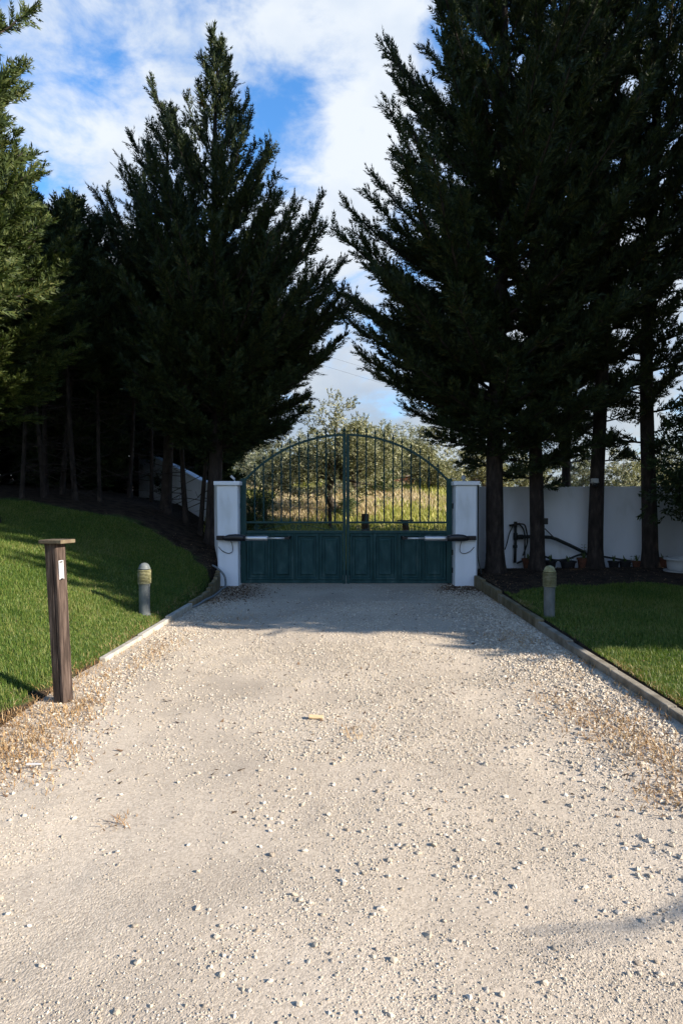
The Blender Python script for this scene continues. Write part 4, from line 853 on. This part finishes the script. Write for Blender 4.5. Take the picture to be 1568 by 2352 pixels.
# ------------------------------------------------------------------ standpipe, hoses and clutter by the right wall
WY = 12.42
def W(px, py, Y=WY): return at(px, py, Y)
sp = thing('standpipe', 'dark standpipe with draped hoses against the wall between the first two right trunks', 'water pipe', W(1181, 1290))
Geo().tube([W(1181, 1292), W(1182, 1250), W(1182, 1206)], .028, 10).tube([W(1181.5, 1258), W(1181.5, 1252)], .045, 10).tube([W(1182, 1240), W(1182, 1224)], .042, 10).build('riser', 'hose_dark', sp, smooth=True)
Geo().tube([W(1168, 1207), W(1192, 1203)], .022, 8).tube([W(1182, 1208), W(1182, 1198)], .035, 10).build('tap', 'dark_metal', sp)
Geo().tube(smooth_path(np.array([W(1176, 1208, 12.38), W(1168, 1225, 12.36), W(1163, 1246, 12.34), W(1158, 1262, 12.3)]), 16), .012, 8).build('hose', 'hose_dark', sp, smooth=True)
Geo().tube(smooth_path(np.array([W(1190, 1204, 12.38), W(1198, 1212, 12.36), W(1203, 1228, 12.36), W(1203.5, 1255, 12.36), W(1203, 1298, 12.36)]), 24), .014, 8).build('hose', 'hose_dark', sp, smooth=True)
Geo().tube(smooth_path(np.array([W(1192, 1203, 12.38), W(1203, 1206, 12.36), W(1208, 1225, 12.35), W(1209, 1246, 12.34), W(1203, 1266, 12.33), W(1199, 1276, 12.33)]), 24), .014, 8).build('hose', 'hose_dark', sp, smooth=True)
ip = thing('irrigation_pipe', 'thick black pipe sloping down the wall behind the second right trunk', 'pipe', W(1340, 1268, 12.38))
Geo().tube([W(1186, 1233, 12.42), W(1230, 1232, 12.42), W(1262, 1234, 12.42), W(1275, 1238, 12.42), W(1310, 1254, 12.40), W(1342, 1270, 12.38)], .036, 10).build('pipe_run', 'hose_dark', ip, smooth=True)
Geo().tube([W(1189, 1233, 12.42), W(1199, 1233, 12.42)], .05, 12).build('coupling', 'hose_dark', ip)
Geo().tube([W(1249, 1214, 12.36), W(1268, 1233, 12.38)], .012, 6).build('feed_tube', 'hose_dark', ip)
P = smooth_path(np.array([(W(1185, 1288))[:2] + (.30,), W(1215, 1282), W(1248, 1278), W(1270, 1286), W(1300, 1284), W(1340, 1272), W(1400, 1281), W(1455, 1289), W(1520, 1290), W(1570, 1295)]), 60)
tag(Geo().tube(P, .02, 8).build('garden_hose', 'hose_dark', smooth=True), 'long dark garden hose lying along the foot of the right wall', 'hose')
jb = thing('junction_box', 'small dark box on the side of the second right trunk', 'box', (3.875, 11.85, at(0, 1197, 11.85)[2] - .06))
bx_, by_, bz_ = 3.875, 11.85, at(0, 1197, 11.85)[2]
Geo().box(bx_ - .05, bx_ + .05, by_ - .05, by_ + .05, bz_ - .06, bz_ + .06).build('body', 'grey_pot', jb, bevel=.006)
Geo().box(bx_ - .044, bx_ + .044, by_ - .058, by_ - .0505, bz_ - .052, bz_ + .052).build('lid', 'black_plastic', jb)
cx, cy, cz = at(1362, 1108, 11.78)
cm = thing('security_camera', 'small white camera fixed high on the third right trunk', 'camera', (cx, cy, cz - .07))
Geo().box(cx - .055, cx + .055, cy - .05, cy + .08, cz - .02, cz + .075).build('housing', 'tub_white', cm, bevel=.012)
Geo().box(cx - .07, cx + .06, cy - .06, cy + .06, cz - .006, cz + .002).build('visor', 'tub_white', cm)
Geo().lathe((cx - .005, cy - .01, cz - .09), [(.012, 0), (.04, .02), (.046, .045), (.042, .069)], 14).build('lens_dome', 'black_plastic', cm, smooth=True)
def pot(label, px, py, Y, r, h, mat, plant=0):
    x, y, z = at(px, py, Y); z = float(ground_z(x, y))
    p = thing('flower_pot', label, 'pot', (x, y, z), 'flower pots by the wall')
    Geo().lathe((x, y, z), [(r * .7, -.02), (r * .93, h * .82), (r * 1.05, h * .83), (r * 1.05, h), (r * .9, h), (r * .86, h * .8), (.01, h * .8)], 18).build('vessel', mat, p)
    if plant:
        g = Geo(); rr = np.random.default_rng(int(px))
        for i in range(plant):
            a = rr.uniform(0, 6.28); l = rr.uniform(.06, .17); e = Vector((math.cos(a) * .35, math.sin(a) * .35, 1)) * l; s = Vector((-math.sin(a), math.cos(a), 0)) * .012
            b_ = Vector((x, y, z + h * .8)); g.add([b_ - s, b_ + s, b_ + e * .6 + s * 1.6, b_ + e * 1.0, b_ + e * .6 - s * 1.6], [(0, 1, 2, 3, 4)])
        g.build('leaves', 'shrub_leaf', p)
pot('terracotta pot beside the standpipe', 1212, 1295, 12.1, .13, .20, 'terracotta', 6)
pot('dark pot right of the second right trunk', 1262, 1292, 12.15, .12, .16, 'grey_pot', 10)
pot('wide dark pot under the sloping black pipe', 1302, 1290, 12.2, .16, .16, 'grey_pot', 9)
pot('terracotta pot left of the camera trunk', 1338, 1288, 12.15, .13, .21, 'terracotta', 7)
pot('dark pot just right of the camera trunk', 1406, 1292, 12.2, .11, .15, 'grey_pot', 5)
pot('dark pot midway between the two rightmost trunks', 1432, 1292, 12.2, .12, .15, 'grey_pot', 5)
pot('terracotta pot left of the rightmost trunk', 1459, 1293, 12.2, .10, .15, 'terracotta', 8)
pot('rounded terracotta pot right of the rightmost trunk', 1518, 1290, 12.1, .17, .19, 'terracotta', 4)
x, y, _ = at(1560, 1310, 11.4); z = float(ground_z(x, y)); tb = thing('plastic_tub', 'pale plastic tub on the ground at the right edge', 'tub', (x, y, z))
Geo().lathe((x, y, z), [(.30, 0), (.31, .03), (.22, .035), (.25, .22), (.30, .225), (.30, .26), (.26, .262), (.24, .06), (.01, .06)], 24).build('vessel', 'tub_white', tb, smooth=False)
def weed(label, px, py, Y, h):
    x, y, _ = at(px, py, Y); z = float(ground_z(x, y)); wd = thing('weed', label, 'plant', (x, y, z), 'weeds by the wall'); g = Geo().tube([(x, y, z - .02), (x + .02, y, z + h)], [.006, .003], 5); g.build('stem', 'shrub_leaf', wd)
    g = Geo()
    for i in range(int(h / .055)):
        zz = z + .06 + i * .055
        for s in (-1, 1):
            g.add([(x, y, zz), (x + s * .04, y - .02, zz + .02), (x + s * .085 * (1 - i * .05), y - .02, zz + .005), (x + s * .04, y + .02, zz + .012)], [(0, 1, 2, 3)])
    g.build('leaves', 'shrub_leaf', wd)
weed('tall leafy weed at the low end of the sloping black pipe', 1337, 1285, 12.3, .52); weed('small weed against the wall under the sloping pipe', 1308, 1290, 12.3, .25); weed('small weed at the foot of the first right trunk', 1147, 1292, 12.0, .2)
weed('thin weed against the wall right of the rightmost trunk', 1522, 1290, 12.4, .30); weed('small weed between the camera trunk and the rightmost trunk', 1450, 1290, 12.4, .28)

# loose bits on the drive
x, y, _ = at(725, 1659, 4.31); ch = Geo().rbox((x, y, float(drive_z(np.array(x), np.array(y))) + .016), (.105, .038, .012), .05, (.2, .08)); tag(ch.build('wood_chip', 'chip_wood', bevel=.002), 'pale chip of wood lying in the middle of the drive', 'wood chip')
Y_ = F * 1.6 / (1776 - 1150); x = (68 - 800) / F * Y_; tag(Geo().rbox((x, Y_, .032), (.085, .012, .008), .15, (0, .05)).build('wood_splinter', 'plate_white', bevel=.002), 'thin pale splinter at the left edge of the drive', 'wood chip')

# bare sapling outside the right edge, whose branch shades the lower right of the drive
sx, sy = 8.0, 2.3; sz = float(ground_z(sx, sy)); bs = thing('bare_sapling', 'leafless sapling beyond the right edge of the view', 'tree', (sx, sy, sz))
Geo().tube([(sx, sy, sz - .1), (sx + .03, sy, sz + 1.2), (sx, sy, sz + 2.45)], [.04, .033, .02], 8).build('trunk', 'bark', bs, smooth=True)
Geo().tube(smooth_path(np.array([(sx, sy, 2.35), (7.2, 1.25, 2.5), (6.46, .60, 2.5), (5.7, .44, 2.5)]), 18), np.linspace(.024, .007, 19), 6).tube([(6.6, .72, 2.5), (6.35, .35, 2.62), (6.05, .2, 2.7)], [.010, .007, .003], 5).tube([(6.2, .52, 2.5), (5.95, .62, 2.42), (5.75, .7, 2.4)], [.008, .005, .003], 5).build('branch', 'bark', bs, smooth=True)
